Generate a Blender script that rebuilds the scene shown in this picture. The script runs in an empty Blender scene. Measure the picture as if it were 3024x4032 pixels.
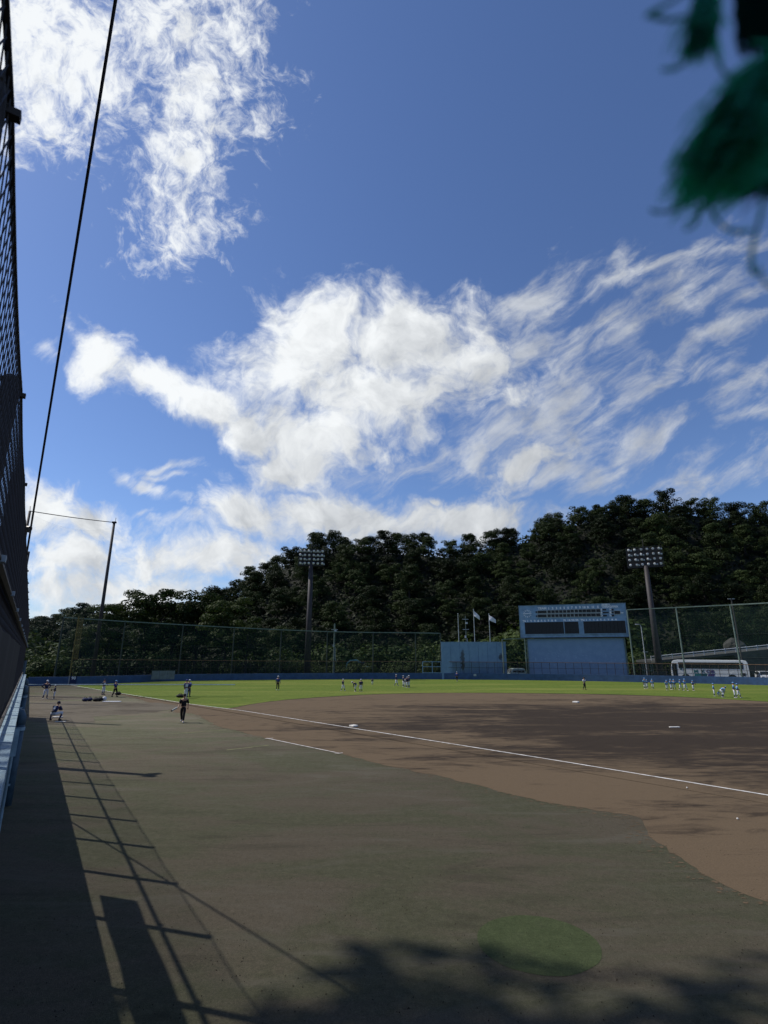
import bpy, bmesh, math, random
from mathutils import Vector, Matrix, noise
C = bpy.context.scene.collection
R = math.radians
random.seed(7)
# ------------------------------------------------------------------ camera
EYE = 4.4
F = 2050.0
TH = math.atan(564 / F)
CT, ST = math.cos(TH), math.sin(TH)
cam_d = bpy.data.cameras.new('camera')
cam = bpy.data.objects.new('camera', cam_d)
C.objects.link(cam)
cam.location = (0, 0, EYE)
cam.rotation_euler = (math.pi / 2 + TH, 0, 0)
cam_d.sensor_fit = 'HORIZONTAL'
cam_d.sensor_width = 36
cam_d.lens = 36 * F / 3024
cam_d.clip_start = 0.02
cam_d.clip_end = 3000
cam_d.dof.use_dof = True
cam_d.dof.focus_distance = 30
cam_d.dof.aperture_fstop = 5.0
bpy.context.scene.camera = cam
sc = bpy.context.scene
sc.view_settings.view_transform = 'Standard'
sc.view_settings.look = 'None'
sc.view_settings.exposure = 0
sc.view_settings.gamma = 1
sc.view_settings.use_curve_mapping = False
# ------------------------------------------------------------------ light
SUN = Vector((-0.82, 0.245, 1.0)).normalized()
sd = bpy.data.lights.new('sun', 'SUN')
sd.energy = 4.2
sd.angle = R(0.53)
sd.color = (1.0, 0.95, 0.87)
so = bpy.data.objects.new('sun', sd)
C.objects.link(so)
so.rotation_euler = SUN.to_track_quat('Z', 'Y').to_euler()
so.location = (-40, 10, 60)

world = bpy.data.worlds.new('World')
sc.world = world
world.use_nodes = True
W = world.node_tree
for n in list(W.nodes):
    W.nodes.remove(n)


class NT:
    """tiny node helper"""
    def __init__(s, t):
        s.t = t

    def n(s, ty, **kw):
        o = s.t.nodes.new(ty)
        for k, v in kw.items():
            if k == 'ins':
                for a, b in v.items():
                    s.put(o.inputs[a], b)
            else:
                setattr(o, k, v)
        return o

    def put(s, sock, v):
        if isinstance(v, bpy.types.NodeSocket):
            s.t.links.new(v, sock)
        elif isinstance(v, bpy.types.Node):
            s.t.links.new(v.outputs[0], sock)
        else:
            sock.default_value = v

    def m(s, op, a, b=0.0, c=None, clamp=False):
        o = s.n('ShaderNodeMath', operation=op, use_clamp=clamp)
        s.put(o.inputs[0], a)
        s.put(o.inputs[1], b)
        if c is not None:
            s.put(o.inputs[2], c)
        return o.outputs[0]

    def vm(s, op, a, b=None):
        o = s.n('ShaderNodeVectorMath', operation=op)
        s.put(o.inputs[0], a)
        if b is not None:
            s.put(o.inputs[1], b)
        return o

    def noise(s, vec, scale, detail=4, rough=0.55, dist=0.0):
        o = s.n('ShaderNodeTexNoise')
        if vec is not None:
            s.put(o.inputs['Vector'], vec)
        o.inputs['Scale'].default_value = scale
        o.inputs['Detail'].default_value = detail
        o.inputs['Roughness'].default_value = rough
        o.inputs['Distortion'].default_value = dist
        return o.outputs['Fac']

    def mapping(s, vec, loc=(0, 0, 0), rot=(0, 0, 0), scale=(1, 1, 1), ty='POINT'):
        o = s.n('ShaderNodeMapping', vector_type=ty)
        s.put(o.inputs['Vector'], vec)
        o.inputs['Location'].default_value = loc
        o.inputs['Rotation'].default_value = rot
        o.inputs['Scale'].default_value = scale
        return o.outputs[0]

    def mix(s, f, a, b, blend='MIX'):
        o = s.n('ShaderNodeMix', data_type='RGBA', blend_type=blend)
        s.put(o.inputs[0], f)
        s.put(o.inputs[6], a)
        s.put(o.inputs[7], b)
        return o.outputs[2]

    def ss(s, v, a, b):
        o = s.n('ShaderNodeMapRange', interpolation_type='SMOOTHSTEP')
        s.put(o.inputs[0], v)
        o.inputs[1].default_value = a
        o.inputs[2].default_value = b
        return o.outputs[0]


def build_sky():
    q = NT(W)
    sky = q.n('ShaderNodeTexSky', sky_type='NISHITA', sun_disc=False)
    sky.sun_elevation = math.asin(SUN.z)
    sky.sun_rotation = math.atan2(SUN.x, SUN.y)
    sky.air_density = 1.0
    sky.dust_density = 0.3
    sky.ozone_density = 3.5
    tc = q.n('ShaderNodeTexCoord').outputs['Generated']
    # gnomonic chart of the heavens about a fixed direction 15.4 deg above north
    ax = (0, CT, ST)
    up = (0, -ST, CT)
    da = q.vm('DOT_PRODUCT', tc, ax).outputs['Value']
    du = q.vm('DOT_PRODUCT', tc, up).outputs['Value']
    dx = q.vm('DOT_PRODUCT', tc, (1, 0, 0)).outputs['Value']
    das = q.m('MAXIMUM', da, 0.12)
    cu = q.m('DIVIDE', dx, das)
    cv = q.m('DIVIDE', du, das)
    comb = q.n('ShaderNodeCombineXYZ', ins={0: cu, 1: cv})
    p = comb.outputs[0]
    wn = q.n('ShaderNodeTexNoise')
    q.put(wn.inputs['Vector'], p)
    wn.inputs['Scale'].default_value = 5.5
    wn.inputs['Detail'].default_value = 5
    wv = q.vm('SUBTRACT', wn.outputs['Color'], (0.5, 0.5, 0.5)).outputs[0]
    ws = q.vm('SCALE', wv)
    ws.inputs['Scale'].default_value = 0.16
    pw = q.vm('ADD', p, ws.outputs[0]).outputs[0]

    def cover(blobs):
        acc = None
        for (x, y, rx, ry, a, st) in blobs:
            k = 1.8228 / F
            u = (x - 829.5) * k
            v = -(y - 1106) * k
            mp = q.mapping(pw, (u, v, 0), (0, 0, R(-a)), (rx * k, ry * k, 1), 'TEXTURE')
            ln = q.vm('LENGTH', mp).outputs['Value']
            f = q.m('MULTIPLY', q.m('SUBTRACT', 1.35, ln, clamp=False), st)
            acc = f if acc is None else q.n('ShaderNodeMath', operation='SMOOTH_MAX', ins={0: acc, 1: f, 2: 0.15}).outputs[0]
        return q.m('MAXIMUM', acc, -1.0)

    A = [(690, 730, 120, 95, 0, 1), (880, 740, 150, 105, 0, 1), (600, 800, 110, 80, 0, 1), (800, 850, 260, 95, 0, 1),
         (1010, 800, 90, 110, 0, .7), (235, 770, 75, 62, 45, 1), (330, 835, 110, 45, 25, 1), (450, 885, 110, 42, 25, .95), (540, 930, 80, 50, 30, .9),
         (640, 1010, 95, 60, 0, .7), (700, 950, 160, 70, 10, .85), (1140, 1010, 80, 42, -20, .95), (1180, 1000, 60, 30, 0, .6),
         (540, 1110, 90, 48, 0, 1), (720, 1120, 210, 52, 0, .9), (980, 1130, 200, 45, 0, .9), (200, 1125, 70, 50, 0, .95), (100, 1120, 70, 60, 0, .8),
         (150, 1210, 150, 50, 0, .85), (420, 1200, 260, 55, 0, .8), (250, 1270, 260, 45, 0, .8), (700, 1220, 250, 60, 0, .8), (921, 1095, 22, 14, 0, .9)]
    B = [(1150, 650, 130, 45, -35, .85), (1290, 615, 130, 32, -30, .7), (1400, 590, 150, 30, -25, .65), (1560, 540, 130, 28, -20, .5),
         (1120, 740, 150, 60, -35, .75), (1250, 740, 170, 60, -40, .6), (1350, 700, 160, 40, -40, .65), (1190, 860, 170, 60, -35, .75),
         (1100, 930, 180, 60, -25, .85), (1280, 880, 190, 36, -35, .6), (1450, 800, 190, 22, -35, .5), (1560, 720, 190, 24, -30, .55),
         (1350, 960, 180, 45, -20, .55), (1250, 1020, 160, 40, -15, .75), (1560, 1010, 200, 40, -12, .7), (1620, 905, 90, 18, -15, .5), (1500, 640, 170, 40, -30, .5), (1600, 620, 120, 24, -28, .45), (1400, 860, 180, 30, -28, .5), (1560, 860, 160, 22, -22, .4), (1480, 920, 160, 24, -20, .45), (1620, 800, 120, 20, -25, .4), (1230, 960, 140, 40, -25, .55),
         (340, 1040, 105, 15, 30, .85), (365, 1000, 75, 10, 5, .6), (370, 1020, 70, 8, 14, .5), (305, 1098, 45, 7, 0, .6), (400, 1135, 90, 18, 10, .7),
         (340, 1165, 70, 16, 0, .7), (900, 1010, 160, 30, -15, .5), (90, 740, 45, 18, 20, .45), (150, 690, 40, 16, 50, .45)]
    D = [(60, 60, 130, 190, 0, 1.25), (170, 130, 120, 150, 20, 1.05), (70, 230, 80, 85, 0, .9), (150, 270, 45, 70, -20, .75),
         (340, 60, 150, 100, 0, .8), (500, 50, 75, 100, 0, .75), (420, 200, 120, 120, 0, .85), (410, 330, 85, 120, 0, .9), (400, 440, 95, 85, 0, .75),
         (370, 510, 70, 50, 0, .6), (520, 240, 60, 50, 0, .35), (-120, 0, 220, 260, 0, 1.1)]
    nA = q.noise(pw, 7.5, 9, 0.6, 0.2)
    nAf = q.noise(pw, 21, 7, 0.62, 0.1)
    nAm = q.m('ADD', q.m('MULTIPLY', nA, 0.62), q.m('MULTIPLY', nAf, 0.38))
    nA2 = q.noise(q.vm('ADD', pw, (-0.035, 0.03, 0)).outputs[0], 7.5, 5, 0.6, 0.2)
    # wind-drawn streaks
    pr = q.mapping(p, (0, 0, 0), (0, 0, R(33)), (1, .34, 1), 'TEXTURE')
    nB = q.noise(q.vm('ADD', pr, ws.outputs[0]).outputs[0], 7.5, 9, 0.62, 0.25)
    pc = q.mapping(p, (0, 0, 0), (0, 0, R(-60)), (1, .8, 1), 'TEXTURE')
    nC = q.noise(q.vm('ADD', pc, ws.outputs[0]).outputs[0], 21, 9, 0.68, 0.3)

    def alpha(cv_, n_, k, lo, hi):
        s_ = q.m('ADD', cv_, q.m('MULTIPLY', q.m('SUBTRACT', n_, 0.5), k))
        return q.ss(s_, lo, hi)
    cA = cover(A)
    aA = alpha(cA, nAm, 4.2, -0.12, 0.95)
    aB = q.m('MULTIPLY', alpha(cover(B), nB, 3.5, -0.05, 1.35), 0.80)
    cD = cover(D)
    aC = q.m('MULTIPLY', alpha(cD, nC, 3.9, -0.15, 1.35), 0.97)
    # generic sky for directions outside the chart
    nG = q.noise(q.mapping(tc, scale=(1, 1, 2.2)), 3.2, 8, 0.6, 0.3)
    aG = q.m('MULTIPLY', q.ss(nG, 0.5, 0.72), 0.85)
    inside = q.ss(da, 0.35, 0.55)
    a = q.m('MAXIMUM', aA, q.m('MAXIMUM', aB, aC))
    mixa = q.n('ShaderNodeMix', data_type='FLOAT', ins={0: inside, 2: aG, 3: a}).outputs[0]
    sep = q.n('ShaderNodeSeparateXYZ', ins={0: tc})
    mixa = q.m('MULTIPLY', mixa, q.ss(sep.outputs[2], -0.02, 0.03))
    # relief inside the clouds
    rel = q.m('MULTIPLY', q.m('SUBTRACT', nA, nA2), 2.2)
    shade = q.m('ADD', 0.86, q.m('MULTIPLY', rel, 0.30))
    shade = q.m('SUBTRACT', shade, q.m('MULTIPLY', q.ss(q.noise(pw, 4.2, 4, 0.5), 0.48, 0.8), 0.16))
    # brighter towards the sun
    sdot = q.vm('DOT_PRODUCT', tc, tuple(SUN)).outputs['Value']
    shade = q.m('MULTIPLY', shade, q.m('ADD', 0.86, q.m('MULTIPLY', q.ss(sdot, 0.2, 0.95), 0.45)))
    shade = q.m('MINIMUM', q.m('MAXIMUM', shade, 0.45), 1.05)
    ccol = q.n('ShaderNodeMix', data_type='RGBA', ins={0: shade, 6: (0.40, 0.47, 0.60, 1), 7: (0.97, 1.0, 1.02, 1)}).outputs[2]
    bg1 = q.n('ShaderNodeBackground', ins={'Color': q.mix(1.0, sky.outputs[0], (0.88, 0.97, 1.19, 1), 'MULTIPLY'), 'Strength': 0.103})
    bg2 = q.n('ShaderNodeBackground', ins={'Color': ccol, 'Strength': q.m('MULTIPLY', shade, 0.92)})
    # thin veil of haze near the sun side, part of the real sky
    ms = q.n('ShaderNodeMixShader', ins={0: mixa})
    W.links.new(bg1.outputs[0], ms.inputs[1])
    W.links.new(bg2.outputs[0], ms.inputs[2])
    out = q.n('ShaderNodeOutputWorld')
    W.links.new(ms.outputs[0], out.inputs[0])
    world.cycles.sampling_method = 'MANUAL'
    world.cycles.sample_map_resolution = 512


build_sky()
# ------------------------------------------------------------------ helpers


def ray(px, py):
    x, y = px - 1512, py - 2016
    return x, CT * F + y * ST, ST * F - y * CT


def at(px, py, z=0.0):
    """ground point seen at a photo pixel"""
    x, y, d = ray(px, py)
    s = (z - EYE) / d
    return Vector((x * s, y * s, z))


def hz(py, dist):
    """height seen at photo row py at a forward distance"""
    x, y, d = ray(1512, py)
    return EYE + dist * d / y


def hx(px, py, dist):
    x, y, d = ray(px, py)
    return dist * x / y


def tag(o, label=None, cat=None, group=None, kind=None):
    if label: o['label'] = label
    if cat: o['category'] = cat
    if group: o['group'] = group
    if kind: o['kind'] = kind
    return o


def empty(name, loc=(0, 0, 0), rz=0.0, **kw):
    o = bpy.data.objects.new(name, None)
    o.empty_display_size = 0.3
    C.objects.link(o)
    o.location = loc
    o.rotation_euler = (0, 0, rz)
    return tag(o, **kw)


def link(name, me, parent=None, mat=None, loc=None, rot=None, scale=None):
    o = bpy.data.objects.new(name, me)
    C.objects.link(o)
    if parent is not None: o.parent = parent
    if mat is not None and len(me.materials) == 0: me.materials.append(mat)
    if loc is not None: o.location = loc
    if rot is not None: o.rotation_euler = rot
    if scale is not None: o.scale = scale
    return o


def copy_tree(o, parent=None):
    c = o.copy()
    C.objects.link(c)
    c.parent = parent
    for ch in [k for k in o.children]:
        copy_tree(ch, c)
    return c


class MB:
    """collects simple shapes; build() links them as one mesh object"""
    def __init__(s):
        s.v = []
        s.f = []
        s.mi = []
        s.cur = 0

    def add(s, vs, fs):
        b = len(s.v)
        s.v += [tuple(v) for v in vs]
        s.f += [tuple(i + b for i in f) for f in fs]
        s.mi += [s.cur] * len(fs)
        return s

    def box(s, c, d, rz=0.0, mat=None):
        hx_, hy_, hz_ = d[0] / 2, d[1] / 2, d[2] / 2
        vs = [Vector((x * hx_, y * hy_, z * hz_)) for z in (-1, 1) for y in (-1, 1) for x in (-1, 1)]
        m = Matrix.Rotation(rz, 3, 'Z')
        if mat is not None: m = mat
        vs = [m @ v + Vector(c) for v in vs]
        return s.add(vs, [(0, 2, 3, 1), (4, 5, 7, 6), (0, 1, 5, 4), (2, 6, 7, 3), (0, 4, 6, 2), (1, 3, 7, 5)])

    def bar(s, a, b, w, h=None, seg=4, w2=None):
        """prism from a to b"""
        a, b = Vector(a), Vector(b)
        d = b - a
        if d.length < 1e-6: return s
        h = h or w
        q_ = d.to_track_quat('Z', 'Y')
        vs = []
        r2 = w2 if w2 is not None else w
        for k, (p, ww) in enumerate(((a, w), (b, r2))):
            for i in range(seg):
                t = 2 * math.pi * (i + .5) / seg
                kf = (1 / math.cos(math.pi / seg)) if seg == 4 else 1
                vs.append(p + q_ @ Vector((math.cos(t) * ww / 2 * kf, math.sin(t) * ww / 2 * kf * (h / w), 0)))
        fs = [(i, (i + 1) % seg, seg + (i + 1) % seg, seg + i) for i in range(seg)]
        fs += [tuple(range(seg - 1, -1, -1)), tuple(range(seg, 2 * seg))]
        return s.add(vs, fs)

    def tube(s, pts, rad, seg=6, cap=True):
        pts = [Vector(p) for p in pts]
        n = len(pts)
        rr = rad if isinstance(rad, (list, tuple)) else [rad] * n
        vs = []
        prev = None
        for i, p in enumerate(pts):
            d = (pts[min(i + 1, n - 1)] - pts[max(i - 1, 0)])
            if d.length < 1e-9: d = Vector((0, 0, 1))
            d.normalize()
            if prev is None:
                prev = d.orthogonal().normalized()
            x = (prev - d * prev.dot(d))
            x = x.normalized() if x.length > 1e-6 else d.orthogonal().normalized()
            prev = x
            y = d.cross(x)
            for k in range(seg):
                t = 2 * math.pi * k / seg
                vs.append(p + (x * math.cos(t) + y * math.sin(t)) * rr[i])
        fs = []
        for i in range(n - 1):
            for k in range(seg):
                fs.append((i * seg + k, i * seg + (k + 1) % seg, (i + 1) * seg + (k + 1) % seg, (i + 1) * seg + k))
        if cap:
            fs.append(tuple(range(seg - 1, -1, -1)))
            fs.append(tuple(range((n - 1) * seg, n * seg)))
        return s.add(vs, fs)

    def ball(s, c, r, seg=8, rings=5, mat=None, top=1.0, bot=-1.0):
        c = Vector(c)
        r = Vector(r) if not isinstance(r, (int, float)) else Vector((r, r, r))
        vs = []
        a0, a1 = math.asin(bot), math.asin(top)
        for i in range(rings + 1):
            t = a0 + (a1 - a0) * i / rings
            for k in range(seg):
                u = 2 * math.pi * k / seg
                v = Vector((math.cos(t) * math.cos(u) * r.x, math.cos(t) * math.sin(u) * r.y, math.sin(t) * r.z))
                if mat is not None: v = mat @ v
                vs.append(c + v)
        fs = []
        for i in range(rings):
            for k in range(seg):
                fs.append((i * seg + k, i * seg + (k + 1) % seg, (i + 1) * seg + (k + 1) % seg, (i + 1) * seg + k))
        fs.append(tuple(range(seg - 1, -1, -1)))
        fs.append(tuple(range(rings * seg, (rings + 1) * seg)))
        return s.add(vs, fs)

    def mesh(s, name, mats, smooth=False):
        me = bpy.data.meshes.new(name)
        me.from_pydata(s.v, [], s.f)
        for m in (mats if isinstance(mats, (list, tuple)) else [mats]):
            me.materials.append(m)
        if any(s.mi):
            me.polygons.foreach_set('material_index', s.mi)
        if smooth:
            me.polygons.foreach_set('use_smooth', [True] * len(me.polygons))
        me.update()
        return me

    def build(s, name, mats, parent=None, smooth=False, **kw):
        o = link(name, s.mesh(name, mats, smooth), parent)
        return tag(o, **kw)


def bevel(o, w=0.02, seg=2):
    m = o.modifiers.new('bevel', 'BEVEL')
    m.width = w
    m.segments = seg
    m.limit_method = 'ANGLE'
    return o


# ------------------------------------------------------------------ materials
def pbsdf(name):
    m = bpy.data.materials.new(name)
    m.use_nodes = True
    t = m.node_tree
    b = t.nodes['Principled BSDF']
    return m, NT(t), b


def simple(name, col, rough=0.6, var=0.15, scale=6, metal=0.0, bump=0.0, spec=0.4, dirt=None, ocoord=True):
    m, q, b = pbsdf(name)
    tc = q.n('ShaderNodeTexCoord')
    v = tc.outputs['Object'] if ocoord else q.n('ShaderNodeNewGeometry').outputs['Position']
    n1 = q.noise(v, scale, 6, 0.65)
    c = (col[0], col[1], col[2], 1)
    d = tuple(x * (1 - var * 2) for x in col) + (1,)
    l = tuple(min(1, x * (1 + var)) for x in col) + (1,)
    o = q.mix(q.ss(n1, 0.3, 0.7), d, l)
    if dirt:
        n2 = q.noise(v, scale * 0.37, 5, 0.7, 0.6)
        o = q.mix(q.m('MULTIPLY', q.ss(n2, 0.52, 0.7), 0.75), o, dirt + (1,))
    q.put(b.inputs['Base Color'], o)
    b.inputs['Roughness'].default_value = rough
    b.inputs['Metallic'].default_value = metal
    b.inputs['Specular IOR Level'].default_value = spec
    if bump:
        bp = q.n('ShaderNodeBump', ins={'Height': n1, 'Strength': bump, 'Distance': 0.02})
        q.put(b.inputs['Normal'], bp.outputs[0])
    return m


def turf_mat(name, c1, c2, c3, worn=0.5, wscale=0.12, stretch=(1, 2.2, 1), fine=30, bump=0.6, dust_and_shade=False):
    m, q, b = pbsdf(name)
    g = q.n('ShaderNodeNewGeometry').outputs['Position']
    gm = q.mapping(g, scale=stretch, rot=(0, 0, R(8)))
    big = q.noise(gm, wscale, 7, 0.6, 0.8)
    mid = q.noise(gm, wscale * 6, 6, 0.65, 0.5)
    w = q.m('ADD', q.m('MULTIPLY', big, 0.72), q.m('MULTIPLY', mid, 0.28))
    w = q.ss(w, worn - 0.085, worn + 0.07)
    f = q.noise(g, fine, 5, 0.75)
    f2 = q.noise(g, fine * 0.13, 5, 0.7)
    gcol = q.mix(q.ss(f2, 0.3, 0.7), c1 + (1,), c2 + (1,))
    col = q.mix(w, gcol, c3 + (1,))
    fm = q.noise(g, fine * 0.3, 5, 0.75)
    k = q.m('MULTIPLY', q.m('ADD', 0.45, q.m('MULTIPLY', f, 1.1)), q.m('ADD', 0.6, q.m('MULTIPLY', fm, 0.8)))
    ff = q.ss(q.noise(g, fine * 3.2, 3, 0.8), 0.3, 0.72)
    k = q.m('MULTIPLY', k, q.m('ADD', 0.72, q.m('MULTIPLY', ff, 0.55)))
    col = q.n('ShaderNodeVectorMath', operation='SCALE', ins={0: col, 'Scale': k}).outputs[0]
    if dust_and_shade:
        # pale brushed bands of dust
        bd = q.noise(q.mapping(g, scale=(.35, 1.5, 1), rot=(0, 0, R(14))), 0.42, 7, 0.7, 1.6)
        col = q.mix(q.m('MULTIPLY', q.ss(bd, 0.50, 0.66), 0.40), col, (.155, .142, .112, 1))
        col = q.mix(q.m('MULTIPLY', q.ss(bd, 0.46, 0.33), 0.40), col, (.050, .046, .032, 1))
        # overall shading painted into the turf colour: brighter far off, darker near
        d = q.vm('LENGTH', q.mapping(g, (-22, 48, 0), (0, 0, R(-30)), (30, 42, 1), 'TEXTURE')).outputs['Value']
        shade_k = q.m('ADD', 0.76, q.m('MULTIPLY', q.ss(q.m('ADD', d, q.m('MULTIPLY', mid, .4)), 1.5, .35), 0.56))
        col = q.n('ShaderNodeVectorMath', operation='SCALE', ins={0: col, 'Scale': shade_k}).outputs[0]
    # scattered scuffs
    sc_ = q.noise(q.mapping(g, scale=(1.4, 3.5, 1), rot=(0, 0, R(-20))), 0.9, 8, 0.72, 1.4)
    col = q.mix(q.m('MULTIPLY', q.ss(sc_, 0.6, 0.78), 0.35), col, tuple(x * 1.5 for x in c3) + (1,))
    q.put(b.inputs['Base Color'], col)
    b.inputs['Roughness'].default_value = 0.95
    b.inputs['Specular IOR Level'].default_value = 0.1
    bp = q.n('ShaderNodeBump', ins={'Height': q.m('ADD', f, q.m('MULTIPLY', ff, 0.6)), 'Strength': bump, 'Distance': 0.03})
    q.put(b.inputs['Normal'], bp.outputs[0])
    return m


def dirt_mat(name, base, wet, centre=None, damp=0.5):
    m, q, b = pbsdf(name)
    g = q.n('ShaderNodeNewGeometry').outputs['Position']
    gs = q.mapping(g, scale=(0.55, 1.7, 1), rot=(0, 0, R(6)))
    n1 = q.noise(gs, 0.16, 8, 0.68, 1.0)
    n2 = q.noise(gs, 0.9, 7, 0.66, 1.2)
    w = q.m('ADD', q.m('MULTIPLY', n1, 0.62), q.m('MULTIPLY', n2, 0.38))
    if centre:
        # damp soil lies round the mound and the base paths
        d = q.vm('LENGTH', q.mapping(g, (centre[0], centre[1], 0), (0, 0, 0), (centre[2], centre[3], 1), 'TEXTURE')).outputs['Value']
        w = q.m('ADD', w, q.m('MULTIPLY', q.ss(d, 1.25, 0.35), 0.20))
    w = q.ss(w, damp - 0.05, damp + 0.13)
    # rake rings
    vr = q.vm('LENGTH', q.vm('SUBTRACT', g, (6.0, 36.0, 0.0)).outputs[0]).outputs['Value']
    ring = q.m('SINE', q.m('ADD', q.m('MULTIPLY', vr, 5.2), q.m('MULTIPLY', n1, 9.0)))
    rm = q.m('MULTIPLY', q.ss(ring, 0.3, 1.0), q.m('MULTIPLY', q.ss(n2, 0.45, 0.65), q.ss(n1, 0.42, 0.6)))
    f = q.noise(g, 26, 6, 0.75)
    ff = q.noise(g, 110, 3, 0.8)
    col = q.mix(w, base + (1,), wet + (1,))
    col = q.mix(q.m('MULTIPLY', rm, 0.8), col, tuple(x * 0.8 for x in wet) + (1,))
    k = q.m('MULTIPLY', q.m('ADD', 0.5, q.m('MULTIPLY', f, 1.0)), q.m('ADD', 0.72, q.m('MULTIPLY', ff, 0.56)))
    col = q.n('ShaderNodeVectorMath', operation='SCALE', ins={0: col, 'Scale': k}).outputs[0]
    q.put(b.inputs['Base Color'], col)
    b.inputs['Roughness'].default_value = 0.97
    b.inputs['Specular IOR Level'].default_value = 0.1
    bp = q.n('ShaderNodeBump', ins={'Height': q.m('ADD', f, q.m('MULTIPLY', n2, 2.0)), 'Strength': 0.55, 'Distance': 0.03})
    q.put(b.inputs['Normal'], bp.outputs[0])
    return m


def leaf_mat(name, dark, light, trans=0.25):
    m, q, b = pbsdf(name)
    oi = q.n('ShaderNodeObjectInfo').outputs['Random']
    g = q.n('ShaderNodeTexCoord').outputs['Object']
    n1 = q.noise(g, 0.9, 3, 0.6)
    n2 = q.noise(g, 7.0, 2, 0.6)
    f = q.m('ADD', q.m('MULTIPLY', oi, 0.7), q.m('ADD', q.m('MULTIPLY', n1, 0.55), q.m('MULTIPLY', n2, 0.45)))
    col = q.mix(q.ss(f, 0.45, 1.35), dark + (1,), light + (1,))
    q.put(b.inputs['Base Color'], col)
    b.inputs['Roughness'].default_value = 0.6
    b.inputs['Specular IOR Level'].default_value = 0.08
    tr = q.n('ShaderNodeBsdfTranslucent', ins={'Color': q.mix(0.5, col, (light[0] * 1.3, light[1] * 1.5, light[2] * .6, 1))})
    ms = q.n('ShaderNodeMixShader', ins={0: trans})
    q.t.links.new(b.outputs[0], ms.inputs[1])
    q.t.links.new(tr.outputs[0], ms.inputs[2])
    q.t.links.new(ms.outputs[0], q.t.nodes['Material Output'].inputs[0])
    return m


def net_mat(name, col, cover, fold=0.1):
    m, q, b = pbsdf(name)
    g = q.n('ShaderNodeNewGeometry').outputs['Position']
    n = q.noise(g, 0.35, 4, 0.6)
    b.inputs['Base Color'].default_value = col + (1,)
    b.inputs['Roughness'].default_value = 0.8
    tr = q.n('ShaderNodeBsdfTransparent')
    ms = q.n('ShaderNodeMixShader', ins={0: q.m('ADD', cover - fold / 2, q.m('MULTIPLY', n, fold))})
    q.t.links.new(tr.outputs[0], ms.inputs[1])
    q.t.links.new(b.outputs[0], ms.inputs[2])
    q.t.links.new(ms.outputs[0], q.t.nodes['Material Output'].inputs[0])
    return m


M = {}
M['ground'] = turf_mat('scrub_ground', (.035, .05, .02), (.05, .06, .03), (.07, .06, .045), 0.5, 0.05)
M['turf'] = turf_mat('worn_turf', (.088, .088, .052), (.110, .108, .068), (.122, .104, .074), 0.515, 0.13, dust_and_shade=True)
M['grass'] = turf_mat('outfield_grass', (.085, .125, .020), (.12, .165, .026), (.165, .185, .040), 0.56, 0.07, (0.35, 2.6, 1), fine=9, bump=0.8)
M['circle'] = turf_mat('fresh_turf', (.056, .072, .032), (.070, .088, .040), (.076, .082, .046), 0.6, 0.5, (1, 1, 1))
M['dirt'] = dirt_mat('infield_dirt', (.120, .087, .055), (.036, .027, .020), (24, 37, 30, 20), 0.565)
M['damp'] = dirt_mat('dark_soil', (.044, .032, .022), (.024, .018, .013), None, 0.5)
M['pen'] = dirt_mat('bullpen_dirt', (.125, .108, .082), (.07, .058, .042), None, 0.5)
M['white'] = simple('white_paint', (.72, .70, .66), 0.8, 0.12, 20)
M['chalk'] = simple('chalk_line', (.62, .60, .57), 0.95, 0.2, 3.0, dirt=(.28, .22, .17), ocoord=False)
M['oldline'] = simple('faded_line', (.22, .22, .10), 0.95, 0.2, 2.0, ocoord=False)
M['wallblue'] = simple('wall_blue', (.042, .090, .19), 0.75, 0.12, 1.3, dirt=(.060, .10, .17), bump=0.1, ocoord=False)
M['wallcap'] = simple('weathered_blue_concrete', (.26, .36, .42), 0.85, 0.14, 3.0, dirt=(.15, .20, .22), bump=0.25, ocoord=False)
M['boardblue'] = simple('board_blue', (.20, .32, .46), 0.7, 0.12, 0.9, dirt=(.25, .37, .50))
M['panelblue'] = simple('panel_blue', (.17, .26, .36), 0.8, 0.12, 1.6, dirt=(.22, .31, .40))
M['letter'] = simple('letter_white', (.78, .80, .84), 0.8, 0.12, 9)
M['greyframe'] = simple('grey_frame', (.34, .38, .38), 0.7, 0.1, 2)
M['slat'] = simple('black_slat', (.016, .017, .021), 0.5, 0.2, 3)
M['cell'] = simple('dark_cell', (.014, .015, .018), 0.5, 0.2, 3, dirt=(.045, .045, .045))
M['darkpole'] = simple('brown_steel', (.045, .035, .033), 0.7, 0.2, 3, bump=0.1)
M['towerpole'] = simple('tower_pole', (.036, .030, .031), 0.65, 0.18, 1.2, bump=0.1)
M['greenpole'] = simple('green_steel', (.13, .175, .15), 0.6, 0.15, 2)
M['darkgreen'] = simple('dark_green_steel', (.03, .045, .035), 0.6, 0.15, 2)
M['rustrail'] = simple('rusty_rail', (.20, .115, .065), 0.8, 0.2, 2)
M['yellow'] = simple('yellow_pole', (.17, .13, .035), 0.7, 0.2, 3)
M['fencemesh'] = simple('vinyl_mesh', (.032, .026, .026), 0.6, 0.1, 3)
M['fencepost'] = simple('brown_vinyl_post', (.042, .033, .027), 0.7, 0.2, 4, bump=0.15)
M['wire'] = simple('dark_cable', (.016, .016, .026), 0.6, 0.1, 8)
M['net'] = net_mat('green_netting', (.018, .055, .046), 0.17)
M['lownet'] = net_mat('dark_fence_mesh', (.018, .020, .022), 0.20)
M['thinnet'] = net_mat('thin_netting', (.10, .12, .15), 0.06, 0.03)
M['pipe'] = simple('blue_pipe', (.055, .095, .13), 0.6, 0.15, 3, bump=0.1)
M['lamp'] = simple('lamp_glass', (.55, .56, .56), 0.25, 0.2, 2.5, spec=0.6)
M['lampbody'] = simple('lamp_housing', (.02, .02, .022), 0.5, 0.1, 3)
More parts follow.
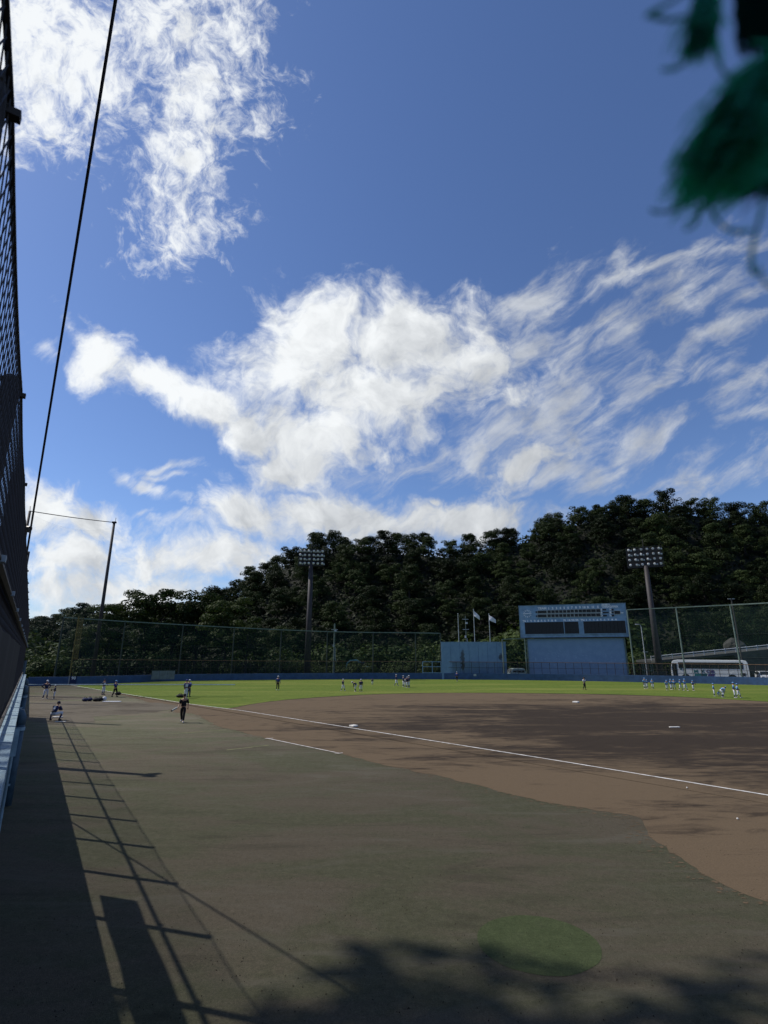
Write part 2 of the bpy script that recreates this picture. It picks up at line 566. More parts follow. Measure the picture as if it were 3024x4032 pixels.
M['leaf_h'] = leaf_mat('hill_foliage', (.006, .011, .0035), (.034, .050, .014), 0.10)
M['leaf_b'] = leaf_mat('kudzu_foliage', (.020, .036, .010), (.060, .082, .022), 0.15)
M['leaf_t'] = leaf_mat('broadleaf_foliage', (.013, .023, .007), (.040, .056, .014), 0.2)
M['bark'] = simple('bark', (.020, .016, .013), 0.9, 0.25, 3, bump=0.4)
M['hill'] = simple('hill_soil', (.008, .011, .005), 0.95, 0.3, 0.2, ocoord=False)
M['concrete'] = simple('old_concrete', (.052, .053, .048), 0.9, 0.2, 0.7, dirt=(.035, .036, .03), bump=0.3, ocoord=False)
M['asphalt'] = simple('asphalt', (.05, .05, .05), 0.9, 0.2, 3, ocoord=False)
M['rock'] = simple('grey_rock', (.042, .042, .036), 0.9, 0.25, 0.9, dirt=(.05, .05, .04), bump=0.6)
M['rail'] = simple('white_guard_rail', (.50, .53, .55), 0.6, 0.12, 2)
M['busbody'] = simple('bus_white', (.78, .80, .78), 0.35, 0.05, 1.5)
M['glass'] = simple('dark_glass', (.014, .018, .020), 0.12, 0.1, 2, spec=0.6)
M['rubber'] = simple('rubber', (.015, .015, .015), 0.85, 0.1, 4)
M['teal'] = simple('teal_print', (.03, .17, .18), 0.4, 0.05, 2)
M['tealdark'] = simple('dark_teal_print', (.02, .09, .11), 0.4, 0.05, 2)
M['purple'] = simple('purple_print', (.07, .05, .17), 0.4, 0.05, 2)
M['excav'] = simple('excavator_cyan', (.12, .28, .30), 0.5, 0.15, 2)
M['sheet'] = simple('white_sheet', (.36, .40, .42), 0.7, 0.15, 1.2)
M['greysheet'] = simple('grey_sheet', (.17, .20, .21), 0.7, 0.15, 1.2)
M['carwhite'] = simple('car_white', (.60, .62, .62), 0.3, 0.04, 1.5)
M['carpale'] = simple('car_pale_green', (.30, .37, .36), 0.3, 0.04, 1.5)
M['skin'] = simple('skin', (.40, .23, .15), 0.55, 0.06, 12)
M['navy'] = simple('navy_cloth', (.018, .026, .085), 0.85, 0.15, 14)
M['royal'] = simple('royal_blue_cloth', (.022, .040, .20), 0.85, 0.15, 14)
M['skyb'] = simple('light_blue_cloth', (.16, .34, .60), 0.85, 0.1, 14)
M['whitecl'] = simple('white_cloth', (.62, .63, .68), 0.85, 0.08, 14)
M['blackcl'] = simple('black_cloth', (.010, .010, .012), 0.85, 0.1, 14)
M['shoew'] = simple('pale_shoe', (.55, .54, .52), 0.6, 0.1, 14)
M['brownlea'] = simple('glove_leather', (.06, .03, .018), 0.7, 0.2, 14)
M['rope'] = leaf_mat('green_rope_fibre', (.09, .55, .50), (.14, .70, .64), 0.6)
M['ropedark'] = leaf_mat('dark_green_rope_fibre', (.02, .14, .125), (.03, .20, .18), 0.4)

# ------------------------------------------------------------------ setting: ground sheets
sheet_n = [0]


def sheet(name, poly, z, mat, kind='structure', jitter=0.0, step=1.0, **kw):
    """flat polygon, boundary subdivided and roughened"""
    pts = []
    n = len(poly)
    for i in range(n):
        a = Vector(poly[i][:2])
        b = Vector(poly[(i + 1) % n][:2])
        L = (b - a).length
        k = max(1, int(L / step)) if jitter else 1
        nrm = Vector((-(b - a).y, (b - a).x)).normalized() if L > 0 else Vector((0, 0))
        for j in range(k):
            p = a.lerp(b, j / k)
            if jitter:
                s_ = noise.noise(Vector((p.x * 0.8, p.y * 0.8, 3.1))) * .6 + noise.noise(Vector((p.x * 3.1, p.y * 3.1, 1.7))) * .4
                p = p + nrm * s_ * jitter
            pts.append(p)
    me = bpy.data.meshes.new(name)
    me.from_pydata([(p.x, p.y, z) for p in pts], [], [tuple(range(len(pts)))])
    me.materials.append(mat)
    me.update()
    bm = bmesh.new()
    bm.from_mesh(me)
    bmesh.ops.triangulate(bm, faces=bm.faces[:])
    for f in bm.faces:
        if f.normal.z < 0: f.normal_flip()
    bm.to_mesh(me)
    bm.free()
    o = link(name, me)
    return tag(o, kind=kind, **kw)


g = MB()
g.add([(-900, -200, 0), (900, -200, 0), (900, 1500, 0), (-900, 1500, 0)], [(0, 1, 2, 3)])
g.build('ground', M['ground'], kind='structure')

# outfield wall base line: photo pixels along the wall's foot
WB = [(107, 2702), (190, 2699.5), (275, 2697), (400, 2692), (674, 2682.5), (1000, 2677.5), (1300, 2675), (1500, 2674.3), (1800, 2675.5), (2100, 2679), (2300, 2682), (2550, 2687), (2800, 2692.5), (3024, 2698.7), (3300, 2709)]
WBG = [at(*p) for p in WB]
# smoothed wall line
def catmull(pts, k=6):
    out = []
    n = len(pts)
    for i in range(n - 1):
        p0, p1, p2, p3 = pts[max(i - 1, 0)], pts[i], pts[i + 1], pts[min(i + 2, n - 1)]
        for j in range(k):
            t = j / k
            out.append(0.5 * ((2 * p1) + (p2 - p0) * t + (2 * p0 - 5 * p1 + 4 * p2 - p3) * t * t + (3 * p1 - p0 - 3 * p2 + p3) * t ** 3))
    out.append(pts[-1])
    return out


WL = catmull(WBG, 5)


def wall_x(y, c=0.1):
    return -c - 0.655 * y


turf_poly = [(wall_x(-6), -6), (14, -6), (40, -6), (60, 10), (90, 60), (90, 90)] + [(p.x, p.y) for p in reversed(WL)] + [(wall_x(80), 80)]
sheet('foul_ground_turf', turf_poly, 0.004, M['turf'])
dirt_edge = [(430, 2724), (560, 2757), (650, 2790), (700, 2806), (769, 2813), (862, 2860), (961, 2883), (1054, 2909), (1250, 2948), (1500, 3008), (1750, 3062), (2005, 3126), (2250, 3176), (2420, 3205), (2497, 3222), (2560, 3290), (2643, 3354), (2807, 3463), (3024, 3554), (3400, 3690)]
grass_edge = [(430, 2724), (600, 2751), (760, 2774), (870, 2789), (910, 2788), (1000, 2771), (1110, 2757), (1253, 2745.6), (1464, 2734), (1700, 2728.5), (1950, 2728.3), (2250, 2731.6), (2437, 2735), (2637, 2742), (2833, 2752), (3024, 2763), (3300, 2781)]
dp = catmull([at(*p) for p in dirt_edge], 4) + [Vector((22, 8, 0)), Vector((60, 20, 0))] + [at(*p) for p in reversed(grass_edge)]
sheet('infield_dirt', dp, 0.008, M['dirt'], jitter=0.34, step=0.2)
gp = [at(300, 2703)] + [at(*p) for p in grass_edge[:1]] + catmull([at(*p) for p in grass_edge[1:]], 5) + [Vector((110, 78, 0))] + [p for p in reversed(WL) if p.x > -47.5]
sheet('outfield_grass', gp, 0.012, M['grass'], jitter=0.26, step=0.3)
ge = catmull([at(*p) for p in grass_edge[4:]], 5)
sheet('dark_soil_edge', [p + Vector((0, .25, 0)) for p in ge] + [p + Vector((0, -.55 - .9 * abs(noise.noise(p * .15)), 0)) for p in reversed(ge)], 0.0105, M['damp'], jitter=.12, step=.5)  # darker band of soil along the grass edge
# bullpen soil along the left wall
pen = [at(120, 2768), at(300, 2760), at(420, 2764), at(640, 2768), at(720, 2785), at(600, 2806), at(370, 2822), at(372, 2846), at(190, 2850), at(100, 2836)]
sheet('bullpen_dirt', pen, 0.010, M['pen'], jitter=0.3, step=0.4)
pen2 = [at(118, 2741), at(240, 2738), at(330, 2746), at(330, 2752), at(200, 2760), at(112, 2758)]
sheet('bullpen_dirt', pen2, 0.012, M['pen'], jitter=0.2, step=0.4)
# warm-up circle of fresh turf
cc = at(2114, 3700)
sheet('turf_circle', [(cc.x - .02 + .94 * math.cos(t * math.pi / 24), cc.y - .1 + .9 * math.sin(t * math.pi / 24)) for t in range(48)], 0.0075, M['circle'], jitter=0.07, step=0.1)


def strip(name, a, b, w, z, mat, **kw):
    a, b = Vector(a[:2]), Vector(b[:2])
    d = (b - a).normalized()
    n_ = Vector((-d.y, d.x)) * w / 2
    k = max(1, int((b - a).length / 0.5))
    m_ = MB()
    vs = []
    for i in range(k + 1):
        p = a.lerp(b, i / k)
        j = 0.006 * random.uniform(-1, 1)
        vs += [(p.x + n_.x + j * n_.x * 20, p.y + n_.y + j * n_.y * 20, z), (p.x - n_.x + j * n_.x * 15, p.y - n_.y + j * n_.y * 15, z)]
    fs = [(2 * i + 1, 2 * i + 3, 2 * i + 2, 2 * i) for i in range(k)]
    m_.add(vs, fs)
    o = m_.build(name, mat, **kw)
    for p in o.data.polygons:
        if p.normal.z < 0:
            o.data.flip_normals()
            break
    return o


third = at(1389, 2868)
for a, b in (((3400, 3193), (3024, 3133)), ((3024, 3133), (2200, 2997)), ((2200, 2997), (1389, 2868)), ((1389, 2868), (948, 2798)), ((948, 2798), (751, 2773)), ((751, 2773), (423, 2722)), ((423, 2722), (279, 2698))):
    strip('foul_line', at(*a), at(*b), 0.12, 0.020, M['chalk'], kind='structure')
strip('coach_box_line', at(1050, 2908), at(1335, 2967), 0.08, 0.020, M['chalk'], kind='structure')
strip('coach_box_line', at(1043, 2910), at(1075, 2908), 0.08, 0.024, M['chalk'], kind='structure')
strip('coach_box_line', at(1318, 2970), at(1350, 2966), 0.08, 0.024, M['chalk'], kind='structure')
strip('faded_turf_line', at(674, 2890), at(893, 2874), 0.09, 0.012, M['oldline'], kind='structure')
strip('faded_turf_line', at(893, 2954), at(1057, 2935), 0.09, 0.012, M['oldline'], kind='structure')

# bases and plates
def base(name, px, py, w, d, h, rz, **kw):
    p = at(px, py)
    m_ = MB()
    m_.box((0, 0, h / 2), (w, d, h))
    o = m_.build(name, M['white'])
    o.location = (p.x, p.y, 0.010)
    o.rotation_euler = (0, 0, rz)
    bevel(o, 0.025, 3)
    return tag(o, **kw)


base('third_base', 1392, 2862, 0.42, 0.42, 0.10, R(-44), label='white canvas base on the foul line nearest the camera', cat='base')
base('second_base', 2268, 2767, 0.50, 0.46, 0.12, R(-44), label='small white base far across the dark infield dirt', cat='base')
base('pitching_plate', 2656, 2865, 0.66, 0.17, 0.05, R(4), label='flat white pitching plate lying in dark damp dirt at right', cat='plate')
base('practice_home_plate', 226, 2826, 0.62, 0.34, 0.07, R(3), label='thick white plate in front of the squatting catcher', cat='plate')
base('practice_plate_strip', 237, 2843, 0.70, 0.16, 0.03, R(6), label='thin white slab on the dirt behind the catcher\'s feet', cat='plate')
for px, py, lb in ((2706, 3106, 'tiny white ball beside the foul line at right'), (2905, 3229, 'tiny white ball on the bare brown dirt at right')):
    p = at(px, py)
    o = MB().ball((0, 0, 0), 0.027, 10, 7).build('ball', M['white'], smooth=True, label=lb, cat='ball')
    o.location = (p.x, p.y, 0.035)

# soil spilled over the turf edge, and turf clumps left in the soil
de = catmull([at(*p) for p in dirt_edge], 8)
for nm_, sgn_, mt_, zz_ in (('spilled_soil', 1, 'dirt', .0085),):
    sp_ = MB()
    rs = random.Random(12 + sgn_)
    for i in range(len(de) - 1):
        L_ = (de[i + 1] - de[i]).length
        for _ in range(int(L_ / .085) + 1):
            p = de[i].lerp(de[i + 1], rs.random())
            d_ = (de[i + 1] - de[i]).normalized()
            n2 = Vector((-d_.y, d_.x, 0))
            if n2.dot(Vector((1, 1, 0))) > 0: n2 = -n2
            p = p + n2 * sgn_ * abs(rs.gauss(0, .26))
            rr = rs.uniform(.012, .05)
            zj = zz_ + rs.uniform(0, .002)
            k_ = 7
            b_ = len(sp_.v)
            for j in range(k_):
                t = 6.283 * j / k_
                q_ = rr * rs.uniform(.5, 1.3)
                sp_.v.append((p.x + math.cos(t) * q_ * 1.6, p.y + math.sin(t) * q_ * .8, zj))
            sp_.f.append(tuple(range(b_, b_ + k_)))
            sp_.mi.append(0)
    sp_.build(nm_, M[mt_], kind='stuff', label='ragged flecks along the border between turf and infield soil', cat='soil' if sgn_ > 0 else 'turf')

# crumbs of soil and rubber lying on the near ground
cr = MB()
rc = random.Random(44)
for _ in range(3200):
    y = 6 + 30 * rc.random() ** 1.4
    x = rc.uniform(-.62, .78) * y
    if x < wall_x(y) + .2: continue
    s_ = rc.uniform(.004, .012)
    b_ = len(cr.v)
    a_ = rc.uniform(0, 3)
    for k in range(4):
        t = a_ + k * 1.57
        cr.v.append((x + math.cos(t) * s_ * rc.uniform(.7, 1.3), y + math.sin(t) * s_ * rc.uniform(.7, 1.3), .006))
    cr.v.append((x, y, .012 + s_ * rc.uniform(.5, 1)))
    for k in range(4):
        cr.f.append((b_ + k, b_ + (k + 1) % 4, b_ + 4))
        cr.mi.append(0)
cr.build('soil_crumbs', M['damp'], kind='stuff', label='small crumbs of soil scattered over the near turf and dirt', cat='soil')

# ------------------------------------------------------------------ hills
def interp(tab, x):
    if x <= tab[0][0]: return tab[0][1]
    for (a, b), (c, d) in zip(tab, tab[1:]):
        if x <= c: return b + (d - b) * (x - a) / (c - a)
    return tab[-1][1]


RY = 195.0
ridge_px = [(-400, 2400), (120, 2402), (330, 2410), (700, 2375), (840, 2318), (912, 2300), (960, 2270), (1023, 2215), (1100, 2160), (1185, 2123), (1260, 2090), (1420, 2082), (1600, 2092), (1720, 2090), (1790, 2096), (1860, 2075), (1932, 2078), (2000, 2055), (2096, 2023), (2190, 1990), (2297, 1958), (2400, 1950), (2500, 1940), (2607, 1923), (2750, 1935), (2880, 1978), (3024, 1969), (3500, 1940)]
ridge = []
for px, py in ridge_px:
    ridge.append((hx(px, py, RY), max(6.0, hz(py, RY) - 8.5)))


def foot(x):
    return 126.0 + 8 * math.sin(x * 0.03 + 1) - max(0, -x - 60) * 0.1


def hill_z(x, y):
    f0 = foot(x)
    t = (y - f0) / (RY - f0)
    if t <= 0: return 0.0
    # the flank follows lines of sight so nearer slopes do not rise above the ridge
    xr = x * (RY / y) ** 0.9 if y < RY else x
    h = interp(ridge, xr)
    bump = 2.2 * noise.noise(Vector((x * 0.035, y * 0.035, 0.3))) * min(1, t * 3)
    if t < 1: return h * (0.22 * t + 0.78 * t ** 1.35) + bump
    return h * max(0.0, 1 - (t - 1) * 0.45) + bump


m_ = MB()
nx, ny = 96, 44
for j in range(ny + 1):
    y = 116 + (330 - 116) * j / ny
    for i in range(nx + 1):
        x = -260 + 520 * i / nx
        m_.v.append((x, y, hill_z(x, y) - 0.3 if y > foot(x) else -0.3))
for j in range(ny):
    for i in range(nx):
        a = j * (nx + 1) + i
        m_.f.append((a, a + 1, a + nx + 2, a + nx + 1))
        m_.mi.append(0)
m_.build('hillside', M['hill'], smooth=True, kind='structure')


def leaf_cloud(m_, c, r, n, size, rnd, flat=0.0, shell=0.75, down=0.5):
    """leaf-clump faces spread through an ellipsoid"""
    for _ in range(n):
        while True:
            v = Vector((rnd.uniform(-1, 1), rnd.uniform(-1, 1), rnd.uniform(-down, 1)))
            l = v.length
            if 0.05 < l <= 1 and (l > shell or rnd.random() < 0.35): break
        p = Vector((c[0] + v.x * r[0], c[1] + v.y * r[1], c[2] + v.z * r[2]))
        nrm = (v.normalized() * 1.1 + Vector((rnd.gauss(0, .36), rnd.gauss(0, .36), rnd.gauss(0.3, .36)))).normalized()
        t1 = nrm.orthogonal().normalized()
        t1 = Matrix.Rotation(rnd.uniform(0, 6.28), 3, nrm) @ t1
        t2 = nrm.cross(t1)
        s = size * rnd.uniform(0.55, 1.3)
        b = len(m_.v)
        m_.v += [tuple(p + t1 * s), tuple(p + t2 * s * rnd.uniform(.5, .9) + nrm * s * .15), tuple(p - t1 * s * rnd.uniform(.6, 1)), tuple(p - t2 * s * rnd.uniform(.4, .9) - nrm * s * .1)]
        m_.f.append((b, b + 1, b + 2, b + 3))
        m_.mi.append(0)


def crown_mesh(seed, R0, H, lobes, per, size, leafm, zbase, flat=False, lrr=(0.24, 0.40)):
    rnd = random.Random(seed)
    m_ = MB()
    for k in range(lobes):
        a = k * 2.399 + rnd.uniform(-.5, .5)
        hh = rnd.random()
        rad = R0 * math.sqrt(rnd.random()) * (0.85 if hh < .6 else .5)
        lr = R0 * rnd.uniform(*lrr)
        c = (rad * math.cos(a), rad * math.sin(a), zbase + H * (0.15 + 0.72 * hh) - (0 if hh > .5 else rad * .12))
        leaf_cloud(m_, c, (lr, lr, lr * (0.55 if flat else 0.72)), per, size, rnd)
    return m_.mesh('crown', leafm)


def trunk_mesh(seed, H, r, limbs, R0):
    rnd = random.Random(seed + 50)
    m_ = MB()
    pts = [Vector((0, 0, -1))]
    for i in range(1, 6):
        pts.append(Vector((rnd.uniform(-.12, .12) * i, rnd.uniform(-.12, .12) * i, H * i / 5 * 0.75)))
    m_.tube(pts, [r * 1.25, r, r * .85, r * .7, r * .5, r * .25], 7)
    for k in range(limbs):
        a = k * 2.4 + rnd.uniform(-.4, .4)
        z0 = H * rnd.uniform(.28, .6)
        b0 = Vector((0, 0, z0))
        e = Vector((math.cos(a), math.sin(a), 0)) * R0 * rnd.uniform(.5, .85) + Vector((0, 0, z0 + H * rnd.uniform(.15, .38)))
        mid = b0.lerp(e, .5) + Vector((0, 0, -.06 * H * rnd.random() + .03 * H))
        m_.tube([b0, mid, e], [r * .45, r * .3, r * .08], 5)
    return m_.mesh('trunk', M['bark'], smooth=True)


hillc = [crown_mesh(10 + i, 5.2, [8.5, 10, 7.5, 9, 11, 8][i], [38, 44, 34, 42, 40, 34][i], 130, 0.22, M['leaf_h'], 0.6, i % 2 == 0, (0.22, 0.36)) for i in range(6)]
hillt = [trunk_mesh(10 + i, 9.0, 0.28, 4, 4.0) for i in range(3)]
rnd = random.Random(3)
spots = []
yy = 132.0
while yy < 216:
    step = 9.4 if yy < 180 else 8.4
    x = -0.85 * yy - 12
    while x < 0.84 * yy + 12:
        px_ = x + rnd.uniform(-2.6, 2.6)
        py_ = yy + rnd.uniform(-2.8, 2.8)
        if py_ > foot(px_) + 3:
            spots.append((px_, py_))
        x += step * rnd.uniform(.9, 1.12)
    yy += 8.8
spots.sort(key=lambda s: s[1])
hill_extra = []
if len(spots) > 296:
    hill_extra = spots[296:]
    spots = spots[:296]
for i, (x, y) in enumerate(spots):
    ridge_tree = y > 188
    z = hill_z(x, y)
    k = rnd.randrange(6)
    far = y > 180
    cpx = 1512 + x / y * 2040
    reg = ('on the flank left of the left floodlight tower' if cpx < 1190 else 'between left floodlight tower and flagpoles' if cpx < 1790
           else 'above the flagpoles and the scoreboard' if cpx < 2480 else 'on the hill right of the scoreboard')
    tr = empty('forest_tree', (x, y, z - .2), rnd.uniform(0, 6.28), label=('dark skyline tree ' if far else 'dark tree below the skyline, ') + reg, cat='tree', group=('skyline trees ' if far else 'hillside trees ') + reg)
    s = rnd.uniform(.84, 1.08) if far else rnd.uniform(.76, 1.18)
    tr.scale = (s * rnd.uniform(.9, 1.12), s * rnd.uniform(.9, 1.12), s * rnd.uniform(.85, 1.12))
    link('crown', hillc[k], tr)
    link('trunk', hillt[k % 3], tr)
if hill_extra:
    m_ = MB()
    for (x, y) in hill_extra:
        z = hill_z(x, y)
        for q_ in range(4):
            leaf_cloud(m_, (x + rnd.uniform(-3, 3), y + rnd.uniform(-2, 2), z + rnd.uniform(3, 7)), (3, 3, 2.4), 45, .5, rnd)
    m_.build('far_wood', M['leaf_h'], kind='stuff', label='rest of the dark wood rising behind the skyline trees', cat='wood')

# undergrowth that closes the gaps between the trees
m_ = MB()
for _ in range(44000):
    y = rnd.uniform(118, 200)
    x = rnd.uniform(-.86, .86) * y
    if y < foot(x): continue
    z = hill_z(x, y) + rnd.uniform(0, 2.2)
    nrm = Vector((rnd.gauss(0, .5), rnd.gauss(-.5, .5), rnd.gauss(.7, .4))).normalized()
    t1 = Matrix.Rotation(rnd.uniform(0, 6.28), 3, nrm) @ nrm.orthogonal().normalized()
    t2 = nrm.cross(t1)
    s = rnd.uniform(.35, .9)
    p = Vector((x, y, z))
    b = len(m_.v)
    m_.v += [tuple(p + t1 * s), tuple(p + t2 * s * .7), tuple(p - t1 * s * .8), tuple(p - t2 * s * .6)]
    m_.f.append((b, b + 1, b + 2, b + 3))
    m_.mi.append(0)
m_.build('hill_undergrowth', M['leaf_h'], kind='stuff', label='dark undergrowth covering the slope between the hillside trees', cat='undergrowth')

# broadleaf trees at the left, with sky between their branches
tc_ = [crown_mesh(60 + i, 6.4, 12.5, 22, 260, 0.27, M['leaf_t'], 5.0, True) for i in range(3)]
tt_ = [trunk_mesh(60 + i, 15.0, 0.34, 9, 6.0) for i in range(3)]
lab = ['tall broadleaf tree leaning over the left net, leftmost of the open-crowned row',
       'open-crowned broadleaf tree with sky showing through its branches',
       'tall thin-crowned tree at the middle of the left row',
       'dense broadleaf tree right of the see-through crowns',
       'broad dark tree where the left row meets the hill',
       'lower tree between the left row and the hill foot',
       'bushy dark tree behind the outfield fence, left of the first light tower']
for i, (px, top, d, s, k) in enumerate([(445, 2395, 112, 0, 0), (590, 2345, 116, 0, 1), (700, 2335, 120, 0, 2), (790, 2350, 116, 0, 0), (905, 2370, 112, 0, 1), (980, 2440, 108, 0, 2), (330, 2480, 108, 0, 1)]):
    H = hz(top, d)
    x = hx(px, top, d)
    tr = empty('broadleaf_tree', (x, d, 0), rnd.uniform(0, 6.28), label=lab[i], cat='tree', group='broadleaf trees behind the left outfield fence')
    s = H / 15.6
    tr.scale = (s * 1.05, s * 1.05, s)
    link('crown', tc_[k], tr)
    link('trunk', tt_[k], tr)

# vine-covered bushes along the foot of the hill
bc = []
for i in range(5):
    r_ = random.Random(90 + i)
    b_ = MB()
    for k in range(9):
        a = r_.uniform(0, 6.28)
        q_ = r_.uniform(0, 2.0)
        lr = r_.uniform(1.0, 1.9)
        leaf_cloud(b_, (q_ * math.cos(a), q_ * math.sin(a), r_.uniform(.4, 2.6)), (lr, lr, lr * .8), 150, .20, r_, down=.6)
    bc.append(b_.mesh('foliage', M['leaf_b']))
bush_spots = []
for i in range(15):
    bush_spots.append((720 + i * 68 + rnd.uniform(-18, 18), 110 + rnd.uniform(-3, 4), rnd.uniform(.75, 1.15), 'low green bush behind the fence along the outfield wall', 'low bushes behind the outfield fence'))
for (px, py, d, s) in [(900, 2570, 121, 1.7), (1010, 2530, 122, 1.9), (1110, 2520, 124, 2.0), (1290, 2480, 126, 2.2), (1360, 2500, 124, 1.9), (1450, 2470, 128, 2.4), (1560, 2500, 126, 2.1), (1640, 2520, 123, 1.9), (1690, 2560, 119, 1.7)]:
    bush_spots.append((px, d, s, None, None))
for (px, d, s) in [(1740, 119, 2.0), (1800, 121, 2.3), (1860, 123, 2.6), (1930, 121, 2.4), (1990, 120, 2.5), (2020, 128, 3.2), (2060, 122, 2.4), (1700, 124, 2.4), (1960, 130, 3.0), (2090, 133, 3.6), (2160, 133, 3.8), (2260, 134, 3.6), (2350, 134, 3.7), (2440, 136, 3.2), (2500, 121, 1.6), (2560, 124, 1.7)]:
    bush_spots.append((px, d, s, 'tall', None))
for (px, d, s) in [(150, 100, 1.2), (230, 104, 1.8), (120, 112, 2.6), (200, 118, 2.8), (60, 105, 2.2), (300, 112, 2.2), (400, 106, 1.7), (520, 108, 1.5), (640, 110, 1.5)]:
    bush_spots.append((px, d, s, 'left', None))
ORD = ['leftmost', 'second', 'third', 'fourth', 'fifth', 'sixth', 'seventh', 'eighth', 'ninth', 'tenth', 'eleventh', 'twelfth', 'thirteenth', 'fourteenth', 'fifteenth', 'sixteenth']
kinds = {}
for t_ in bush_spots: kinds.setdefault(t_[3] or 'foot', []).append(t_[0])
for (px, d, s, l1, g1) in bush_spots:
    x = (px - 1512) / 2110 * d
    o_ = ORD[sorted(kinds[l1 or 'foot']).index(px)] + (' from the left' if px != min(kinds[l1 or 'foot']) else '')
    if l1 is None: l1, g1 = 'large vine-covered bush at the hill foot left of the flagpoles, ' + o_, 'vine-covered bushes at the hill foot'
    elif l1 == 'tall': l1, g1 = 'tall heap of light green vines behind flagpoles and scoreboard, ' + o_, 'vine-covered growth behind the scoreboard'
    elif l1 == 'left': l1, g1 = 'leafy bush beyond the left corner of the outfield, ' + o_, 'bushes beyond the left field corner'
    else: l1 = 'low green bush close behind the outfield fence, ' + o_
    b_ = empty('vine_bush', (x, d, max(0, hill_z(x, d) - .4)), rnd.uniform(0, 6.28), label=l1, cat='bush', group=g1)
    b_.scale = (s * rnd.uniform(.9, 1.15), s * rnd.uniform(.9, 1.15), s * rnd.uniform(.85, 1.1))
    link('foliage', bc[rnd.randrange(5)], b_)

# tall trees on the bank beside the stand, which shade the near turf
bank = MB()
bank.add([(-6, -30, 0), (-6.5, 6, 0), (-60, 60, 0), (-90, 60, 23), (-60, -30, 24), (-17, -30, 23), (-17, 8, 23), (-78, 62, 20)], [(0, 1, 6, 5), (1, 2, 7, 6), (5, 6, 7, 3, 4)])
bank.build('stand_bank', M['hill'], kind='structure')
for i, (x, y, s) in enumerate([(-28.6, 9.0, 1.15), (-24.4, 10.0, 1.15), (-19.6, 9.5, 1.2), (-16.0, 8.7, 1.15), (-27, 6.5, 1.2), (-22.5, 6.5, 1.2), (-18, 5.5, 1.2), (-29.5, 3, 1.1), (-24, 1.5, 1.2)]):
    tr = empty('bank_tree', (x, y, 22.2), i * 1.3, label='tall leafy tree on the bank left of the stand, outside the photograph', cat='tree', group='trees on the bank beside the stand')
    tr.scale = (s, s, s * 1.1)
    link('crown', tc_[i % 3], tr)
    link('trunk', tt_[i % 3], tr)

# ------------------------------------------------------------------ outfield wall and fences
WH = 1.13


def wall_height(i):
    return 1.28 if i < 12 else WH


m_ = MB()
n = len(WL)
T = 0.35
offs = []
for i, p in enumerate(WL):
    d = (WL[min(i + 1, n - 1)] - WL[max(i - 1, 0)]).normalized()
    offs.append(Vector((-d.y, d.x, 0)) if Vector((-d.y, d.x)).dot(Vector((p.x - 10, p.y - 40))) > 0 else Vector((d.y, -d.x, 0)))
for i, p in enumerate(WL):
    h = 1.28 + (WH - 1.28) * min(1, i / 20)
    o_ = offs[i]
    m_.v += [tuple(p), (p.x, p.y, h), (p.x + o_.x * T, p.y + o_.y * T, h), (p.x + o_.x * T, p.y + o_.y * T, 0)]
for i in range(n - 1):
    for k in range(4):
        a, b = i * 4 + k, i * 4 + (k + 1) % 4
        m_.f.append((a, b, b + 4, a + 4))
        m_.mi.append(0)
ow = m_.build('outfield_wall', M['wallblue'], label='long low blue wall curving round the whole outfield', cat='wall')


def along(px, off=0.0):
    """point on the wall line at photo column px"""
    best = None
    for i in range(n - 1):
        a, b = WL[i], WL[i + 1]
        ua = 1512 + a.x / a.y * 2150
        ub = 1512 + b.x / b.y * 2150
        if ua <= px <= ub:
            t = (px - ua) / (ub - ua)
            o_ = offs[i].lerp(offs[i + 1], t)
            p = a.lerp(b, t)
            return p + o_ * off, o_
    return (WL[0] + offs[0] * off, offs[0]) if px < 500 else (WL[-1] + offs[-1] * off, offs[-1])


def wtop(px):
    return 1.28 + (WH - 1.28) * min(1, max(0, (px - 107) / 700))


# joints of the padded wall: narrow dark posts at the corner and foul pole
jp, _ = along(272, -0.02)
MB().box((0, 0, .66), (.16, .06, 1.32)).build('foul_pole_strip', M['sheet'], label='white vertical strip painted on the blue wall left of the number 90', cat='marker').location = (jp.x, jp.y, 0)


def text_mesh(txt, size, bold=0.012, extr=0.01, squeeze=1.0, spacing=1.0):
    cu = bpy.data.curves.new('lettering', 'FONT')
    cu.body = txt
    cu.size = size
    cu.extrude = extr
    cu.offset = bold
    cu.align_x = 'CENTER'
    cu.align_y = 'CENTER'
    cu.resolution_u = 2
    cu.space_character = spacing
    ob = bpy.data.objects.new('tmp_text', cu)
    C.objects.link(ob)
    dg = bpy.context.evaluated_depsgraph_get()
    me = bpy.data.meshes.new_from_object(ob.evaluated_get(dg))
    bpy.data.objects.remove(ob)
    for v in me.vertices: v.co.x *= squeeze
    return me


p90, o90 = along(289, -0.03)
r90 = math.atan2(o90.x, o90.y)
sg = empty('distance_sign', (p90.x, p90.y, 0), -r90, label='dark navy wall panel with the number 90 beside the foul pole', cat='sign')
MB().box((0, 0, .64), (.98, .04, 1.26)).build('panel', M['navy'], sg)
t_ = text_mesh('90', .62, .02)
t_.materials.append(M['letter'])
link('number', t_, sg, loc=(0, -.035, .98), rot=(R(90), 0, 0))
pc_, oc_ = along(1872, -0.03)
sg = empty('centre_sign', (pc_.x, pc_.y, 0), 0, label='small blank-looking white placard on the blue centre field wall', cat='sign')
MB().box((0, 0, .83), (.62, .04, .40)).build('placard', M['sheet'], sg)

